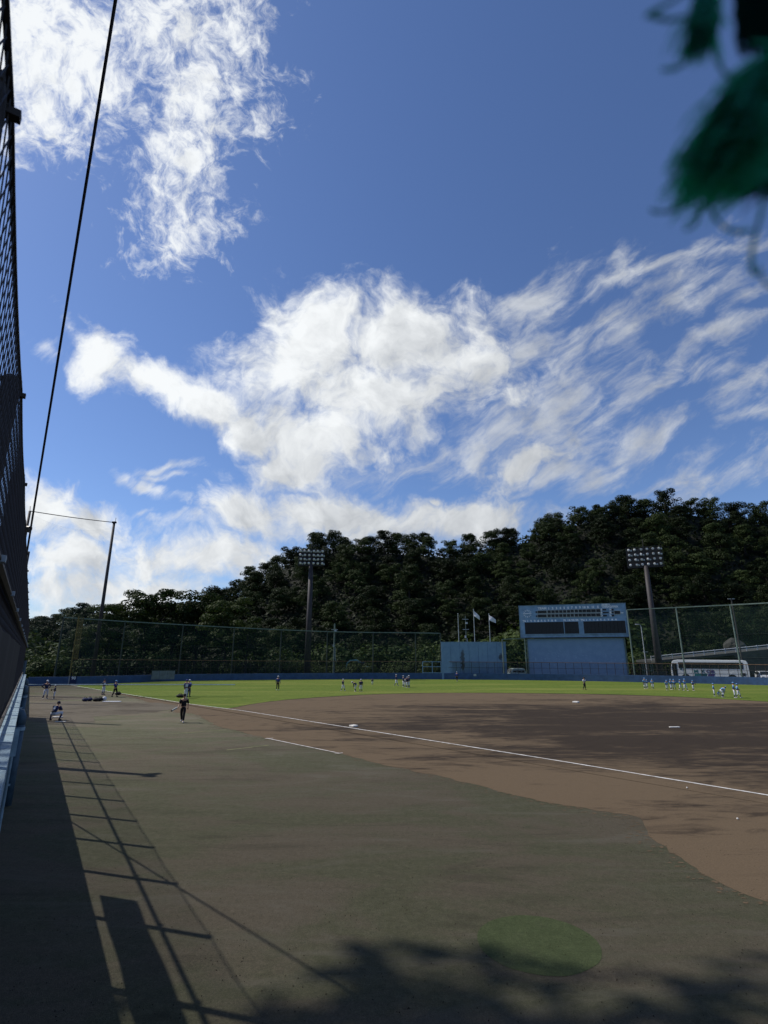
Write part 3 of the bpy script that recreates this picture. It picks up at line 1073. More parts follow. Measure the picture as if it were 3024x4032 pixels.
# lower fence standing on the wall
lf = empty('wall_top_fence', (0, 0, 0), label='see-through fence with rusty top rail standing on the outfield wall', cat='fence')
top_tab = [(280, 2595), (400, 2597), (1000, 2602), (1500, 2604), (2100, 2608), (2550, 2612), (3024, 2617), (3300, 2620)]
posts = []
px = 282.0
while px < 3200:
    p, o_ = along(px, .17)
    posts.append((px, p, o_, hz(interp(top_tab, px), p.y)))
    px += 1.45 * 2150 / p.y * (1.0 if px < 2900 else 1)
pm = MB().box((0, 0, .5), (.055, .055, 1.0)).mesh('post', M['darkpole'])
rt, rm_, nm = MB(), MB(), MB()
for i, (px, p, o_, h) in enumerate(posts):
    w0 = wtop(px)
    link('post', pm, lf, loc=(p.x, p.y, w0), scale=(1, 1, h - w0))
    if i:
        a, ah = posts[i - 1][1], posts[i - 1][3]
        aw = wtop(posts[i - 1][0])
        rt.bar((a.x, a.y, ah), (p.x, p.y, h), .085)
        rm_.bar((a.x, a.y - .03, (ah + aw) / 2), (p.x, p.y - .03, (h + w0) / 2), .045)
        nm.add([(a.x, a.y + .04, aw), (p.x, p.y + .04, w0), (p.x, p.y + .04, h), (a.x, a.y + .04, ah)], [(0, 1, 2, 3)])
rt.build('top_rail', M['rustrail'], lf)
rm_.build('middle_rail', M['darkpole'], lf)
nm.build('wire_mesh', M['lownet'], lf)
# blue framed gate beside the blue backdrop
gt = empty('blue_gate_frame', label='pale blue framed fence bay left of the plain blue panel', cat='gate')
for px in (1665, 1703, 1738):
    p, o_ = along(px, .02)
    MB().box((p.x, p.y, 2.15), (.13, .1, 2.1)).build('upright', M['boardblue'], gt)
for zz in (1.2, 2.3, 3.2):
    a, _ = along(1665, .02)
    b, _ = along(1738, .02)
    MB().bar((a.x, a.y, zz), (b.x, b.y, zz), .09).build('crossbar', M['boardblue'], gt)

# high net behind the wall
def high_net(name, plist, toprow, label, matp, matr, dist_off=0.9, first_dark=0):
    e = empty(name, label=label, cat='net fence')
    tops = []
    for (px_b, px_t, py_t) in plist:
        p, o_ = along(px_b, dist_off)
        h = hz(py_t, p.y)
        tops.append((p, h))
        MB().tube([(p.x, p.y, 0), (p.x, p.y, h)], [.14, .11], 8).build('post', matp, e)
    rl, nt = MB(), MB()
    for (a, ah), (b, bh) in zip(tops, tops[1:]):
        rl.bar((a.x, a.y, ah), (b.x, b.y, bh), .17)
    rl.build('top_rail', matr, e)
    for (a, ah), (b, bh) in zip(tops, tops[1:]):
        k = 5
        for zr in (.33, .62):
            MB().bar((a.x, a.y + .05, ah * zr), (b.x, b.y + .05, bh * zr), .03).build('tension_cable', M['darkgreen'], e)
        vs = []
        for j in range(k + 1):
            t = j / k
            q_ = a.lerp(b, t)
            h = ah + (bh - ah) * t
            vs += [(q_.x, q_.y + .12, 1.0), (q_.x, q_.y + .12, h)]
        MB().add(vs, [(2 * j, 2 * j + 2, 2 * j + 3, 2 * j + 1) for j in range(k)]).build('net_panel', M['net'], e)
    return e


high_net('high_net_fence', [(215, 251, 2431), (474, 503, 2447), (704, 719, 2460), (909, 921, 2471), (1099, 1108, 2480), (1285, 1289, 2487), (1468, 1470, 2490.5), (1638, 1637, 2491.5), (1738, 1732, 2493.5)], None, 'long high green net fence rising behind the left and centre outfield wall', M['darkgreen'], M['greenpole'])
high_net('high_net_fence', [(2500, 2470, 2401), (2702, 2662, 2392), (2922, 2871, 2382), (3190, 3110, 2368)], None, 'high green net fence on tall pale posts in front of the parked bus', M['greenpole'], M['greenpole'])
high_net('short_net_fence', [(1985, 1979, 2517), (2076, 2070, 2514)], None, 'narrow net panel filling the gap between the plain blue panel and the scoreboard', M['greenpole'], M['greenpole'], .7)

# foul pole with its side screen
fp, _ = along(275, .25)
e = empty('foul_pole', (fp.x, fp.y, 0), label='yellow foul pole with a mesh side screen behind the 90 panel', cat='pole')
hfp = hz(2425, fp.y)
MB().tube([(0, 0, 0), (0, 0, hfp)], .09, 8).build('pole', M['yellow'], e)
sc_m = MB()
for z0, z1 in ((3.9, hfp - .2),):
    sc_m.bar((.75, .1, z0), (.75, .1, z1), .06)
    k = 9
    for j in range(k + 1):
        z = z0 + (z1 - z0) * j / k
        sc_m.bar((0, 0, z), (.75, .1, z), .05)
sc_m.bar((0, 0, 2.4), (.5, .1, 1.3), .05)
sc_m.build('screen_frame', M['yellow'], e)
MB().add([(.05, .01, 3.9), (.75, .1, 3.9), (.75, .1, hfp - .2), (.05, .01, hfp - .2)], [(0, 1, 2, 3)]).build('screen_mesh', net_mat('yellow_mesh', (.22, .16, .05), .35), e)

# plain blue backdrop panel with rust stains
def stain_mat():
    m, q, b = pbsdf('stained_blue_panel')
    tc = q.n('ShaderNodeTexCoord').outputs['Object']
    n1 = q.noise(tc, 1.1, 6, .65)
    col = q.mix(q.ss(n1, .3, .7), (.14, .24, .37, 1), (.18, .29, .42, 1))
    st = q.noise(q.mapping(tc, scale=(3.2, 1, .16)), 1.6, 5, .7, .5)
    col = q.mix(q.m('MULTIPLY', q.ss(st, .60, .74), .55), col, (.03, .05, .09, 1))
    for (x, z, rx, rz) in ((-2.1, 3.9, .42, 1.9), (5.1, 4.1, .38, .8), (-2.25, 2.3, .25, 1.2)):
        d = q.vm('LENGTH', q.mapping(q.vm('ADD', tc, q.vm('SCALE', q.vm('SUBTRACT', q.n('ShaderNodeTexNoise', ins={'Vector': tc, 'Scale': 2.5}).outputs['Color'], (.5, .5, .5)).outputs[0]).outputs[0]).outputs[0], (x, 0, z), (0, 0, 0), (rx, 9, rz), 'TEXTURE')).outputs['Value']
        col = q.mix(q.m('MULTIPLY', q.ss(d, 1.1, .5), .8), col, (.035, .035, .035, 1))
    q.put(b.inputs['Base Color'], col)
    b.inputs['Roughness'].default_value = .75
    return m


bpn = empty('blue_backdrop_panel', (17.15, 103.2, 0), R(-1), label='plain rust-stained blue panel wall in front of the flagpoles', cat='panel')
MB().box((0, 0, 3.4), (12.35, .25, 6.8)).build('panel', stain_mat(), bpn)
for k in range(1, 7):
    MB().box((-6.17 + k * 1.764, -.135, 3.4), (.03, .02, 6.7)).build('joint_strip', M['wallblue'], bpn)
MB().box((0, 0, 6.84), (12.45, .32, .08)).build('top_cap', M['boardblue'], bpn)
# flagpoles
for (px, top, flag, lb) in ((1801, 2417.5, None, 'bare white flagpole, leftmost of the three above the blue panel'), (1863.5, 2401, 0, 'middle flagpole with a white flag drooping to the right'), (1924, 2419, 1, 'right flagpole with a white flag nearest the scoreboard')):
    d = 106.0
    x = hx(px + 5, 2500, d)
    H = hz(top, d)
    e = empty('flagpole', (x, d, 0), label=lb, cat='flagpole')
    MB().tube([(0, 0, 0), (0, 0, H)], [.09, .05], 8).build('pole', M['sheet'], e)
    MB().ball((0, 0, H + .06), .09, 8, 5).build('finial', M['sheet'], e)
    if flag is not None:
        f_ = MB()
        nu, nv = 8, 6
        L_ = 1.5
        Hf = 1.1
        for j in range(nv + 1):
            for i in range(nu + 1):
                u, v = i / nu, j / nv
                f_.v.append((.06 + u * L_ * (.75 + .1 * flag), .12 * math.sin(u * 7 + v * 2 + flag), H - .15 - v * Hf * (1 - .35 * u) - u * (1.15 if flag == 0 else .85)))
        for j in range(nv):
            for i in range(nu):
                a = j * (nu + 1) + i
                f_.f.append((a, a + nu + 1, a + nu + 2, a + 1))
                f_.mi.append(0)
        o = f_.build('flag', M['whitecl'], e, smooth=True)
        so_ = o.modifiers.new('solid', 'SOLIDIFY')
        so_.thickness = .01

# utility poles
def utility_pole(px, py_top, d, H, label, arms=(0.3, 1.6), rad=.13, boxes=True):
    e = empty('utility_pole', (hx(px, py_top, d), d, 0), label=label, cat='utility pole')
    MB().tube([(0, 0, 0), (0, 0, H)], [rad * 1.2, rad * .8], 8).build('pole', M['greenpole'] if boxes else M['concrete'], e)
    for a in arms:
        MB().box((0, 0, H - a), (1.3, .09, .09)).build('crossarm', M['rail'], e)
    if boxes:
        MB().box((.2, -.15, H - 1.5), (.4, .3, .35)).build('equipment_box', M['rail'], e)
        MB().box((-.12, -.15, H - 4.3), (.3, .25, .45)).build('equipment_box', M['rail'], e)
        MB().tube([(.2, -.1, H - 4.6), (.25, -.1, H - 6.6), (.5, -.1, H - 7.4)], .05, 6).build('conduit', M['rail'], e)
    return e


utility_pole(1318, 2455, 106, hz(2455, 106), 'thin utility pole just right of the left floodlight tower', (1.2,), .16)
utility_pole(1832, 2425, 112, hz(2425, 112), 'small white instrument mast between the first and second flagpoles', (.7, 2.8), .07)
utility_pole(2879, 2356, 100, hz(2356, 100), 'utility pole with a crossarm rising behind the bus', (.1,), .14, False)

# ------------------------------------------------------------------ floodlight towers
def tower(px_top, px_base, head_l, head_r, ytop, ybot, yant, d, label, rz, low):
    xb = hx((px_top + px_base) / 2, 2400, d)
    e = empty('floodlight_tower', (xb, d, 0), rz, label=label, cat='floodlight')
    zt, zb = hz(ytop, d), hz(ybot, d)
    hw = (head_r - head_l) / 2000 * d * 1.0
    MB().tube([(0, 0, 0), (0, 0, zb * .5), (0, 0, zb + .2)], [.66, .54, .42], 14).build('pole', M['towerpole'], e, smooth=True)
    fr = MB()
    H = zt - zb
    for j in range(4):
        z = zb + H * (j + .5) / 4
        fr.bar((-hw / 2, .12, z - .32), (hw / 2, .12, z - .32), .10)
    fr.bar((-hw / 2, .12, zb), (hw / 2, .12, zb), .14)
    fr.bar((-hw / 2, .12, zt), (hw / 2, .12, zt), .08)
    for i in range(5):
        x = -hw / 2 + hw * i / 4
        fr.bar((x, .12, zb), (x, .12, zt), .09)
    fr.box((0, .55, zb - .05), (hw * .95, .9, .08))
    fr.bar((0, .3, zb - .5), (0, .3, zt), .35)
    fr.build('lamp_frame', M['lampbody'], e)
    bk = MB().box((0, .85, (zt + zb) / 2), (hw * .96, .05, H * .93)).build('back_panel', M['lampbody'], e)
    MB().tube([(0, .1, zt), (0, .1, hz(yant, d))], .05, 6).build('lightning_rod', M['towerpole'], e)
    # one lamp mesh, shared
    lm = MB()
    lm.tube([(0, .28, 0), (0, .1, 0), (0, -.14, 0)], [.12, .27, .31], 12)
    lm.cur = 1
    lm.ball((0, -.135, 0), (.27, .10, .27), 12, 6)
    me = lm.mesh('lamp', [M['lampbody'], M['lamp']], smooth=True)
    r_ = random.Random(int(px_top))
    for j in range(4):
        for i in range(6):
            x = -hw / 2 + hw * (i + .5) / 6 + r_.uniform(-.05, .05)
            z = zb + H * (j + .5) / 4
            link('lamp', me, e, loc=(x, -.1, z), rot=(R(r_.uniform(8, 28)), 0, R(r_.uniform(-30, 30))))
            if r_.random() < .45:
                link('ballast_box', BALL, e, loc=(x + .38, .05, z - .12))
    MB().box((0, -.1, .2), (1.6, 1.2, .4)).build('footing', M['concrete'], e)
    return e


BALL = MB().box((0, 0, 0), (.34, .22, .30)).mesh('ballast_box', M['sheet'])
tower(1230, 1207, 1187, 1287, 2162, 2226, 2128, 106, 'tall floodlight tower with four rows of lamps against the left of the hill', R(8), 0)
tower(2540, 2592, 2468, 2594, 2153, 2232, 2122, 106, 'tall floodlight tower rising behind the net right of the scoreboard', R(-24), 0)

# ------------------------------------------------------------------ scoreboard
L0, R0_ = Vector((26.8, 105.0, 0)), Vector((45.4, 99.0, 0))
E1 = (R0_ - L0).normalized()
BW = (R0_ - L0).length
ang = math.atan2(E1.y, E1.x)
sb = empty('scoreboard', L0, ang, label='large blue scoreboard with clock, dark score windows and name boards', cat='scoreboard')
ZB, ZT = 7.72, 13.85
DEP = 1.1


def bs(px, py):
    x, y, dz = ray(px, py)
    r = x / y
    s = (r * L0.y - L0.x) / (E1.x - E1.y * r)
    d = L0.y + s * E1.y
    return s, EYE + d * dz / y


MB().box((BW / 2, DEP / 2 + .02, (ZB + ZT) / 2), (BW, DEP, ZT - ZB)).build('board', M['boardblue'], sb)
MB().box((BW / 2, DEP / 2, ZT + .03), (BW + .12, DEP + .12, .06)).build('top_trim', M['panelblue'], sb)
MB().box((BW / 2, DEP / 2, ZB - .06), (BW + .12, DEP + .14, .12)).build('bottom_trim', M['lampbody'], sb)
for x0 in (.06, BW - .06):
    MB().box((x0, -.03, (ZB + ZT) / 2), (.14, .06, ZT - ZB)).build('edge_trim', M['panelblue'], sb)


def Z1(zx, zy): return bs(2030 + .1386 * zx, 2370 + .1386 * zy)
def Z2(zx, zy): return bs(2240 + .1447 * zx, 2370 + .1447 * zy)


def window(f, x0, x1, y0, y1, name='score_window', mat='cell', frame=True):
    a = f(x0, y1)
    b = f(x1, y0)
    w, h = b[0] - a[0], b[1] - a[1]
    cx_, cz_ = (a[0] + b[0]) / 2, (a[1] + b[1]) / 2
    o = MB().box((0, 0, 0), (w, .06, h)).build(name, M[mat], sb)
    o.location = (cx_, -.012, cz_)
    if frame:
        fr = MB()
        t = .075
        fr.box((0, 0, h / 2 + t / 2), (w + 2 * t, .1, t)).box((0, 0, -h / 2 - t / 2), (w + 2 * t, .1, t))
        fr.box((-w / 2 - t / 2, 0, 0), (t, .1, h)).box((w / 2 + t / 2, 0, 0), (t, .1, h))
        g_ = fr.build('frame', M['greyframe'], o)
        g_.location = (0, -.02, 0)
    return o


cols1 = [(635, 880), (912, 998), (1022, 1108), (1132, 1218), (1242, 1328), (1352, 1438), (1464, 1550)]
for (a, b) in cols1:
    window(Z1, a, b, 247 - (a - 635) * .02, 325 - (a - 635) * .02)
    window(Z1, a, b, 357 - (a - 635) * .016, 440 - (a - 635) * .016)
cols2 = [(48, 132), (160, 245), (268, 352), (372, 462), (482, 592), (612, 728), (745, 852)]
for (a, b) in cols2:
    window(Z2, a, b, 212 - a * .022, 290 - a * .01)
    window(Z2, a, b, 325 - a * .018, 405 - a * .012)
for f, x0, x1, y0, y1 in ((Z1, 570, 618, 265, 313), (Z1, 582, 628, 383, 430), (Z2, 910, 1015, 190, 235), (Z2, 920, 1080, 268, 310), (Z2, 930, 1035, 352, 395),
                          (Z2, 1158, 1212, 188, 235), (Z2, 1162, 1220, 263, 310), (Z2, 1170, 1226, 343, 395), (Z2, 1242, 1388, 243, 332)):
    window(f, x0, x1, y0, y1, 'count_window', 'cell', x1 - x0 > 130 and f is Z2 and x0 > 1200)


def letters(f, txt, zx, zy, hpx, wpx=None, bold=.016):
    s, z = f(zx, zy)
    size = hpx / .70
    me = text_mesh(txt, size, bold, .012)
    xs = [v.co.x for v in me.vertices]
    if wpx:
        k = wpx / (max(xs) - min(xs))
        for v in me.vertices: v.co.x *= k
    me.materials.append(M['letter'])
    o = link('lettering', me, sb, loc=(s, -.02, z), rot=(R(90), 0, 0))
    return o


UH = .40
letters(Z1, 'TEAM', 755, 187, UH, 1.62, .03)
for t_, x in zip('123456', (943, 1052, 1162, 1272, 1382, 1492)):
    letters(Z1, t_, x, 187 - (x - 943) * .035, UH, None, .035)
for t_, x in zip(['7', '8', '9', '10', 'R', 'H', 'E'], (82, 192, 300, 407, 520, 652, 790)):
    letters(Z2, t_, x, 158 - x * .024, UH, .55 if t_ == '10' else None, .035)
letters(Z2, 'TAMAGAWA', 1110, 132, .40, 2.95, .03)
letters(Z2, 'HOSEI U', 1002, 76, .28, 1.45, .03)
for t_, y in (('S', 212), ('B', 293), ('O', 372)): letters(Z2, t_, 885, y, .36, None, .035)
for t_, y in (('H', 210), ('E', 290), ('Fc', 370)): letters(Z2, t_, 1132, y, .36, .33, .035)
letters(Z2, 'km', 1436, 292, .24, .6, .025)
letters(Z1, 'TN', 250, 552, UH, .62, .03)
for t_, x in zip('123456789', (345, 442, 545, 641, 740, 836, 932, 1036, 1136)):
    letters(Z1, t_, x, 552 - (x - 345) * .02, UH, None, .035)
letters(lambda a, b: bs(a, b), 'PL.1B.2B.3B', 2248, 2443, UH, 2.75, .03)
letters(Z2, 'TN', 375, 502, UH, .68, .03)
for t_, x in zip('123456789', (475, 572, 674, 775, 872, 972, 1076, 1180, 1282)):
    letters(Z2, t_, x, 500 - (x - 475) * .012, UH, None, .035)
# clock
cs, cz = Z1(335, 335)
ck = empty('clock', (cs, -.02, cz))
ck.parent = sb
for k in range(12):
    if k in (3, 9): continue
    t = k * math.pi / 6
    r0 = .62
    o = MB().box((0, 0, 0), (.11 if k % 6 else .15, .04, .30)).build('hour_mark', M['letter'], ck)
    o.location = (r0 * 1.1 * math.sin(t), 0, r0 * math.cos(t))
    o.rotation_euler = (0, t, 0)
MB().box((.3, -.02, .02), (1.0, .03, .09)).build('minute_hand', M['letter'], ck)
MB().box((-.38, -.03, -.01), (.9, .03, .13)).build('hour_hand', M['letter'], ck)
# name boards: recessed dark vertical slats between blue columns
for (sa, sb_, za, zb_, k) in ((Z1(215, 0)[0], Z1(1312, 0)[0], None, None, 11), (bs(2222, 2470)[0], bs(2279, 2470)[0], None, None, 5), (Z2(335, 0)[0], Z2(1465, 0)[0], None, None, 11)):
    z1_, z0_ = 10.62, 8.36
    w = (sb_ - sa) / k
    me = MB().box((0, 0, 0), (w - .05, .07, z1_ - z0_)).mesh('name_slat', M['slat'])
    MB().box(((sa + sb_) / 2, -.003, (z0_ + z1_) / 2), (sb_ - sa, .02, z1_ - z0_ + .02)).build('slot_back', M['rubber'], sb)
    for i in range(k):
        link('name_slat', me, sb, loc=(sa + w * (i + .5), -.04 - .012 * (i % 2), (z0_ + z1_) / 2))
    fr = MB()
    for (c_, d_) in ((((sa + sb_) / 2, -.06, z1_ + .05), (sb_ - sa + .2, .12, .1)), (((sa + sb_) / 2, -.06, z0_ - .05), (sb_ - sa + .2, .12, .1)), ((sa - .05, -.06, (z0_ + z1_) / 2), (.1, .12, z1_ - z0_)), ((sb_ + .05, -.06, (z0_ + z1_) / 2), (.1, .12, z1_ - z0_))):
        fr.box(c_, d_)
    fr.build('name_board_frame', M['boardblue'], sb)
# lower batter's-eye wall under the board
def scuffed():
    m, q, b = pbsdf('scuffed_blue_wall')
    tc = q.n('ShaderNodeTexCoord').outputs['Object']
    n1 = q.noise(tc, .8, 6, .65)
    col = q.mix(q.ss(n1, .3, .7), (.18, .28, .41, 1), (.215, .32, .45, 1))
    sp = q.noise(tc, 2.6, 6, .75, .3)
    sep = q.n('ShaderNodeSeparateXYZ', ins={0: tc})
    band = q.m('MULTIPLY', q.ss(sep.outputs[2], 1.5, 3.0), q.ss(sep.outputs[2], 6.0, 4.6))
    col = q.mix(q.m('MULTIPLY', q.m('MULTIPLY', q.ss(sp, .54, .66), band), .7), col, (.33, .44, .57, 1))
    q.put(b.inputs['Base Color'], col)
    b.inputs['Roughness'].default_value = .85
    return m


s0, s1 = 1.25, BW - 1.0
MB().box(((s0 + s1) / 2, .62, 3.78), (s1 - s0, .3, 7.5)).build('lower_wall', scuffed(), sb)
for s_ in (s0 - .12, s1 + .14):
    MB().box((s_, .55, 3.8), (.26, .4, 7.55)).build('leg', M['greenpole'], sb)

# ------------------------------------------------------------------ car park, ramp, bus and cars
sheet('car_park', [(28, 102), (40, 95.5), (60, 90), (80, 84), (125, 88), (125, 122), (60, 124), (30, 114)], 0.006, M['asphalt'])
rw = MB()
# retaining wall that carries the ramp road, rising to the right
A_, B_ = Vector((54.0, 107, 0)), Vector((98, 104, 0))
for i in range(13):
    t = i / 12
    p = A_.lerp(B_, t)
    h = 3.4 + 4.4 * t
    zb_ = h - .45 if t < .34 else 0
    rw.v += [(p.x, p.y, zb_), (p.x, p.y, h), (p.x, p.y + 9, h), (p.x, p.y + 9, zb_)]
for i in range(12):
    for k in range(4):
        a, b = i * 4 + k, i * 4 + (k + 1) % 4
        rw.f.append((a, a + 4, b + 4, b))
        rw.mi.append(0)
rw.f += [(0, 1, 2, 3)]
rw.mi += [0]
rw.build('ramp_retaining_wall', M['concrete'], label='grey concrete retaining wall carrying the ramp road behind the bus', cat='wall')
gr = empty('guard_rail', label='white guard rail climbing along the ramp road behind the bus', cat='guard rail')
pts = []
for i in range(23):
    t = i / 22
    p = A_.lerp(B_, t) + Vector((-1.0 + t, .25, 0))
    pts.append((p.x, p.y, 3.4 + 4.4 * t))
for zz, r_ in ((.74, .085), (.42, .045)):
    g_ = MB()
    g_.tube([(p[0], p[1], p[2] + zz) for p in pts], r_, 6)
    g_.build('rail', M['rail'], gr)
pm_ = MB().box((0, 0, .45), (.12, .12, .9)).mesh('post', M['rail'])
for p in pts: link('post', pm_, gr, loc=p)
# boulder outcrop
rk = MB()
rk.ball((0, 0, 0), (2.2, 2.0, 1.9), 18, 12)
rr_ = random.Random(5)
rk.v = [tuple(Vector(v) * (1 + .22 * noise.noise(Vector(v) * .45) + .1 * noise.noise(Vector(v) * 1.3))) for v in rk.v]
o = rk.build('rock_outcrop', M['rock'], label='rounded grey rock outcrop above the ramp behind the bus', cat='rock')
o.location = (hx(2890, 2520, 118), 118, hz(2548, 118))


def street_lamp(px, py, d, H, curved, label):
    e = empty('street_lamp', (hx(px, py, d), d, 0), label=label, cat='street lamp')
    if curved:
        MB().tube([(0, 0, 0), (0, 0, H - .6), (-.12, 0, H - .15), (-.5, 0, H), (-.8, 0, H)], [.09, .07, .06, .06, .05], 8).build('pole', M['rail'], e)
        MB().ball((-.95, 0, H - .03), (.3, .13, .09), 10, 6).build('lamp_head', M['rail'], e)
    else:
        MB().tube([(0, 0, 0), (0, 0, H)], [.07, .05], 8).build('pole', M['darkpole'], e)
        MB().box((0, 0, H + .06), (.8, .35, .1)).build('lamp_head', M['sheet'], e)
    return e


street_lamp(2526, 2480, 110, hz(2458, 110), True, 'white curved street lamp between the scoreboard and the right floodlight tower')
street_lamp(2543, 2580, 104, hz(2568, 104), False, 'low flat-headed lamp at the foot of the right floodlight tower')
# green mesh cage and block plinth near the tower
e = empty('mesh_cage', (hx(2550, 2630, 99), 99, 0), R(-12), label='green mesh-sided cage by the foot of the right floodlight tower', cat='cage')
for x in (-.75, .75):
    for y in (-.6, .6):
        MB().bar((x, y, 0), (x, y, 2.9), .08).build('upright', M['greenpole'], e)
for z in (.5, 1.7, 2.9):
    MB().bar((-.75, -.6, z), (.75, -.6, z), .06).bar((-.75, .6, z), (.75, .6, z), .06).bar((-.75, -.6, z), (-.75, .6, z), .06).bar((.75, -.6, z), (.75, .6, z), .06).build('frame_hoop', M['greenpole'], e)
MB().add([(-.75, -.62, .5), (.75, -.62, .5), (.75, -.62, 2.9), (-.75, -.62, 2.9)], [(0, 1, 2, 3)]).build('mesh_side', M['net'], e)
pl = empty('stone_planter', (hx(2596, 2655, 97), 97, 0), R(-12), label='low brown block wall beside the parked white van', cat='wall')
bmsh = MB().box((0, 0, 0), (.56, .4, .26)).mesh('block', M['rock'])
for j in range(6):
    for i in range(4):
        link('block', bmsh, pl, loc=(-.95 + i * .6 + (.3 if j % 2 else 0), 0, .14 + j * .275))


def wheel(parent, x, y, r, w, side):
    e = MB()
    e.tube([(x, y - w / 2, r), (x, y + w / 2, r)], r, 20).build('wheel', M['rubber'], parent, smooth=False)
    wh = parent.children[-1]
    MB().tube([(x, y - w / 2 - .012 if side < 0 else y + w / 2 + .012, r), (x, y, r)], r * .58, 14).build('rim', M['sheet'], wh)


def hull(profile, w, name, mat, parent, bev=.06, taper=None):
    """side outline (x,z) extruded across y with optional tumblehome"""
    m_ = MB()
    k = len(profile)
    zs = [p[1] for p in profile]
    z0, z1 = min(zs), max(zs)
    for sgn in (-1, 1):
        for (x, z) in profile:
            t = (z - z0) / (z1 - z0)
            ww = w / 2 * (1 - (taper or 0) * max(0, t - .45) / .55)
            m_.v.append((x, sgn * ww, z))
    m_.f = [tuple(range(k)), tuple(range(2 * k - 1, k - 1, -1))] + [(i, i + k, (i + 1) % k + k, (i + 1) % k) for i in range(k)]
    m_.mi = [0] * len(m_.f)
    o = m_.build(name, mat, parent)
    bevel(o, bev, 3)
    return o


# coach: local x from front (-) to rear (+); near side is -y
bus = empty('coach_bus', (58.7, 98.3, 0), math.atan2(-.50, .866), label='long white coach bus with teal and purple side panels parked behind the wall', cat='bus')
BL = 12.0
prof = [(-5.95, .35), (-6.0, 1.2), (-5.92, 2.3), (-5.7, 3.2), (-5.45, 3.5), (-4.8, 3.6), (5.3, 3.55), (5.75, 3.45), (5.95, 3.0), (6.0, 1.4), (5.95, .5), (5.8, .38),
        (4.15, .36), (4.05, .75), (3.75, 1.05), (3.4, 1.12), (3.05, 1.05), (2.75, .75), (2.65, .36), (-2.95, .36), (-3.05, .75), (-3.35, 1.05), (-3.7, 1.12), (-4.05, 1.05), (-4.35, .75), (-4.45, .36)]
prof = prof[::-1]
hull(prof, 2.5, 'body', M['busbody'], bus, .05, .04)
for i in range(6):
    x0 = -4.55 + i * 1.62
    MB().box((x0 + .79, -1.252, 2.62), (1.56, .03, 1.0)).build('window', M['glass'], bus)
MB().box((.25, -1.235, 2.62), (9.9, .03, 1.08)).build('window_band', M['rubber'], bus)
MB().box((-5.35, -1.252, 1.75), (.75, .03, 2.5)).build('door', M['glass'], bus)
MB().box((-5.86, 0, 2.35), (.12, 2.2, 1.7), mat=Matrix.Rotation(R(10), 3, 'Y')).build('windscreen', M['glass'], bus)
MB().box((5.99, 0, 2.75), (.08, 2.1, .95)).build('rear_window', M['glass'], bus)
MB().box((5.0, -1.255, 1.15), (.75, .03, .5)).build('vent_grille', M['lampbody'], bus)
MB().box((-.1, -1.256, .62 + .62), (11.5, .012, .03)).build('body_seam', M['lampbody'], bus)
MB().tube([(-4.35, -1.24, 2.0), (-4.35, -1.29, 2.0)], .17, 14).build('emblem', M['tealdark'], bus)
for x in (-3.7, 3.4):
    for sd_, y in ((-1, -1.08), (1, 1.08)):
        wheel(bus, x, y, .5, .28, sd_)


def slant(x0, w, z0, z1, mat, lean=.45):
    m_ = MB()
    m_.add([(x0, -1.262, z0), (x0 + w, -1.262, z0), (x0 + w + lean, -1.262, z1), (x0 + lean, -1.262, z1), (x0, -1.24, z0), (x0 + w, -1.24, z0), (x0 + w + lean, -1.24, z1), (x0 + lean, -1.24, z1)], [(0, 1, 2, 3), (7, 6, 5, 4), (0, 4, 5, 1), (3, 2, 6, 7), (1, 5, 6, 2), (0, 3, 7, 4)])
    m_.build('side_panel', mat, bus)


slant(-2.55, 1.0, .42, 1.25, M['teal'], .3)
slant(-1.45, .95, .42, 1.25, M['tealdark'], .15)
slant(-.45, 1.0, .42, 1.25, M['purple'], .3)
for t_, x, mt in (('M', -2.05, 'teal'), ('K', -.95, 'tealdark'), ('O', -.1, 'purple'), ('B', .55, 'purple')):
    me = text_mesh(t_, .72, .03, .01)
    me.materials.append(M[mt])
    link('lettering', me, bus, loc=(x, -1.262, 1.6), rot=(R(90), 0, 0), scale=(1.25, 1, 1))
for y in (-1.35, 1.35):
    MB().box((-6.1, y, 2.5), (.12, .12, .6)).build('mirror', M['rubber'], bus)


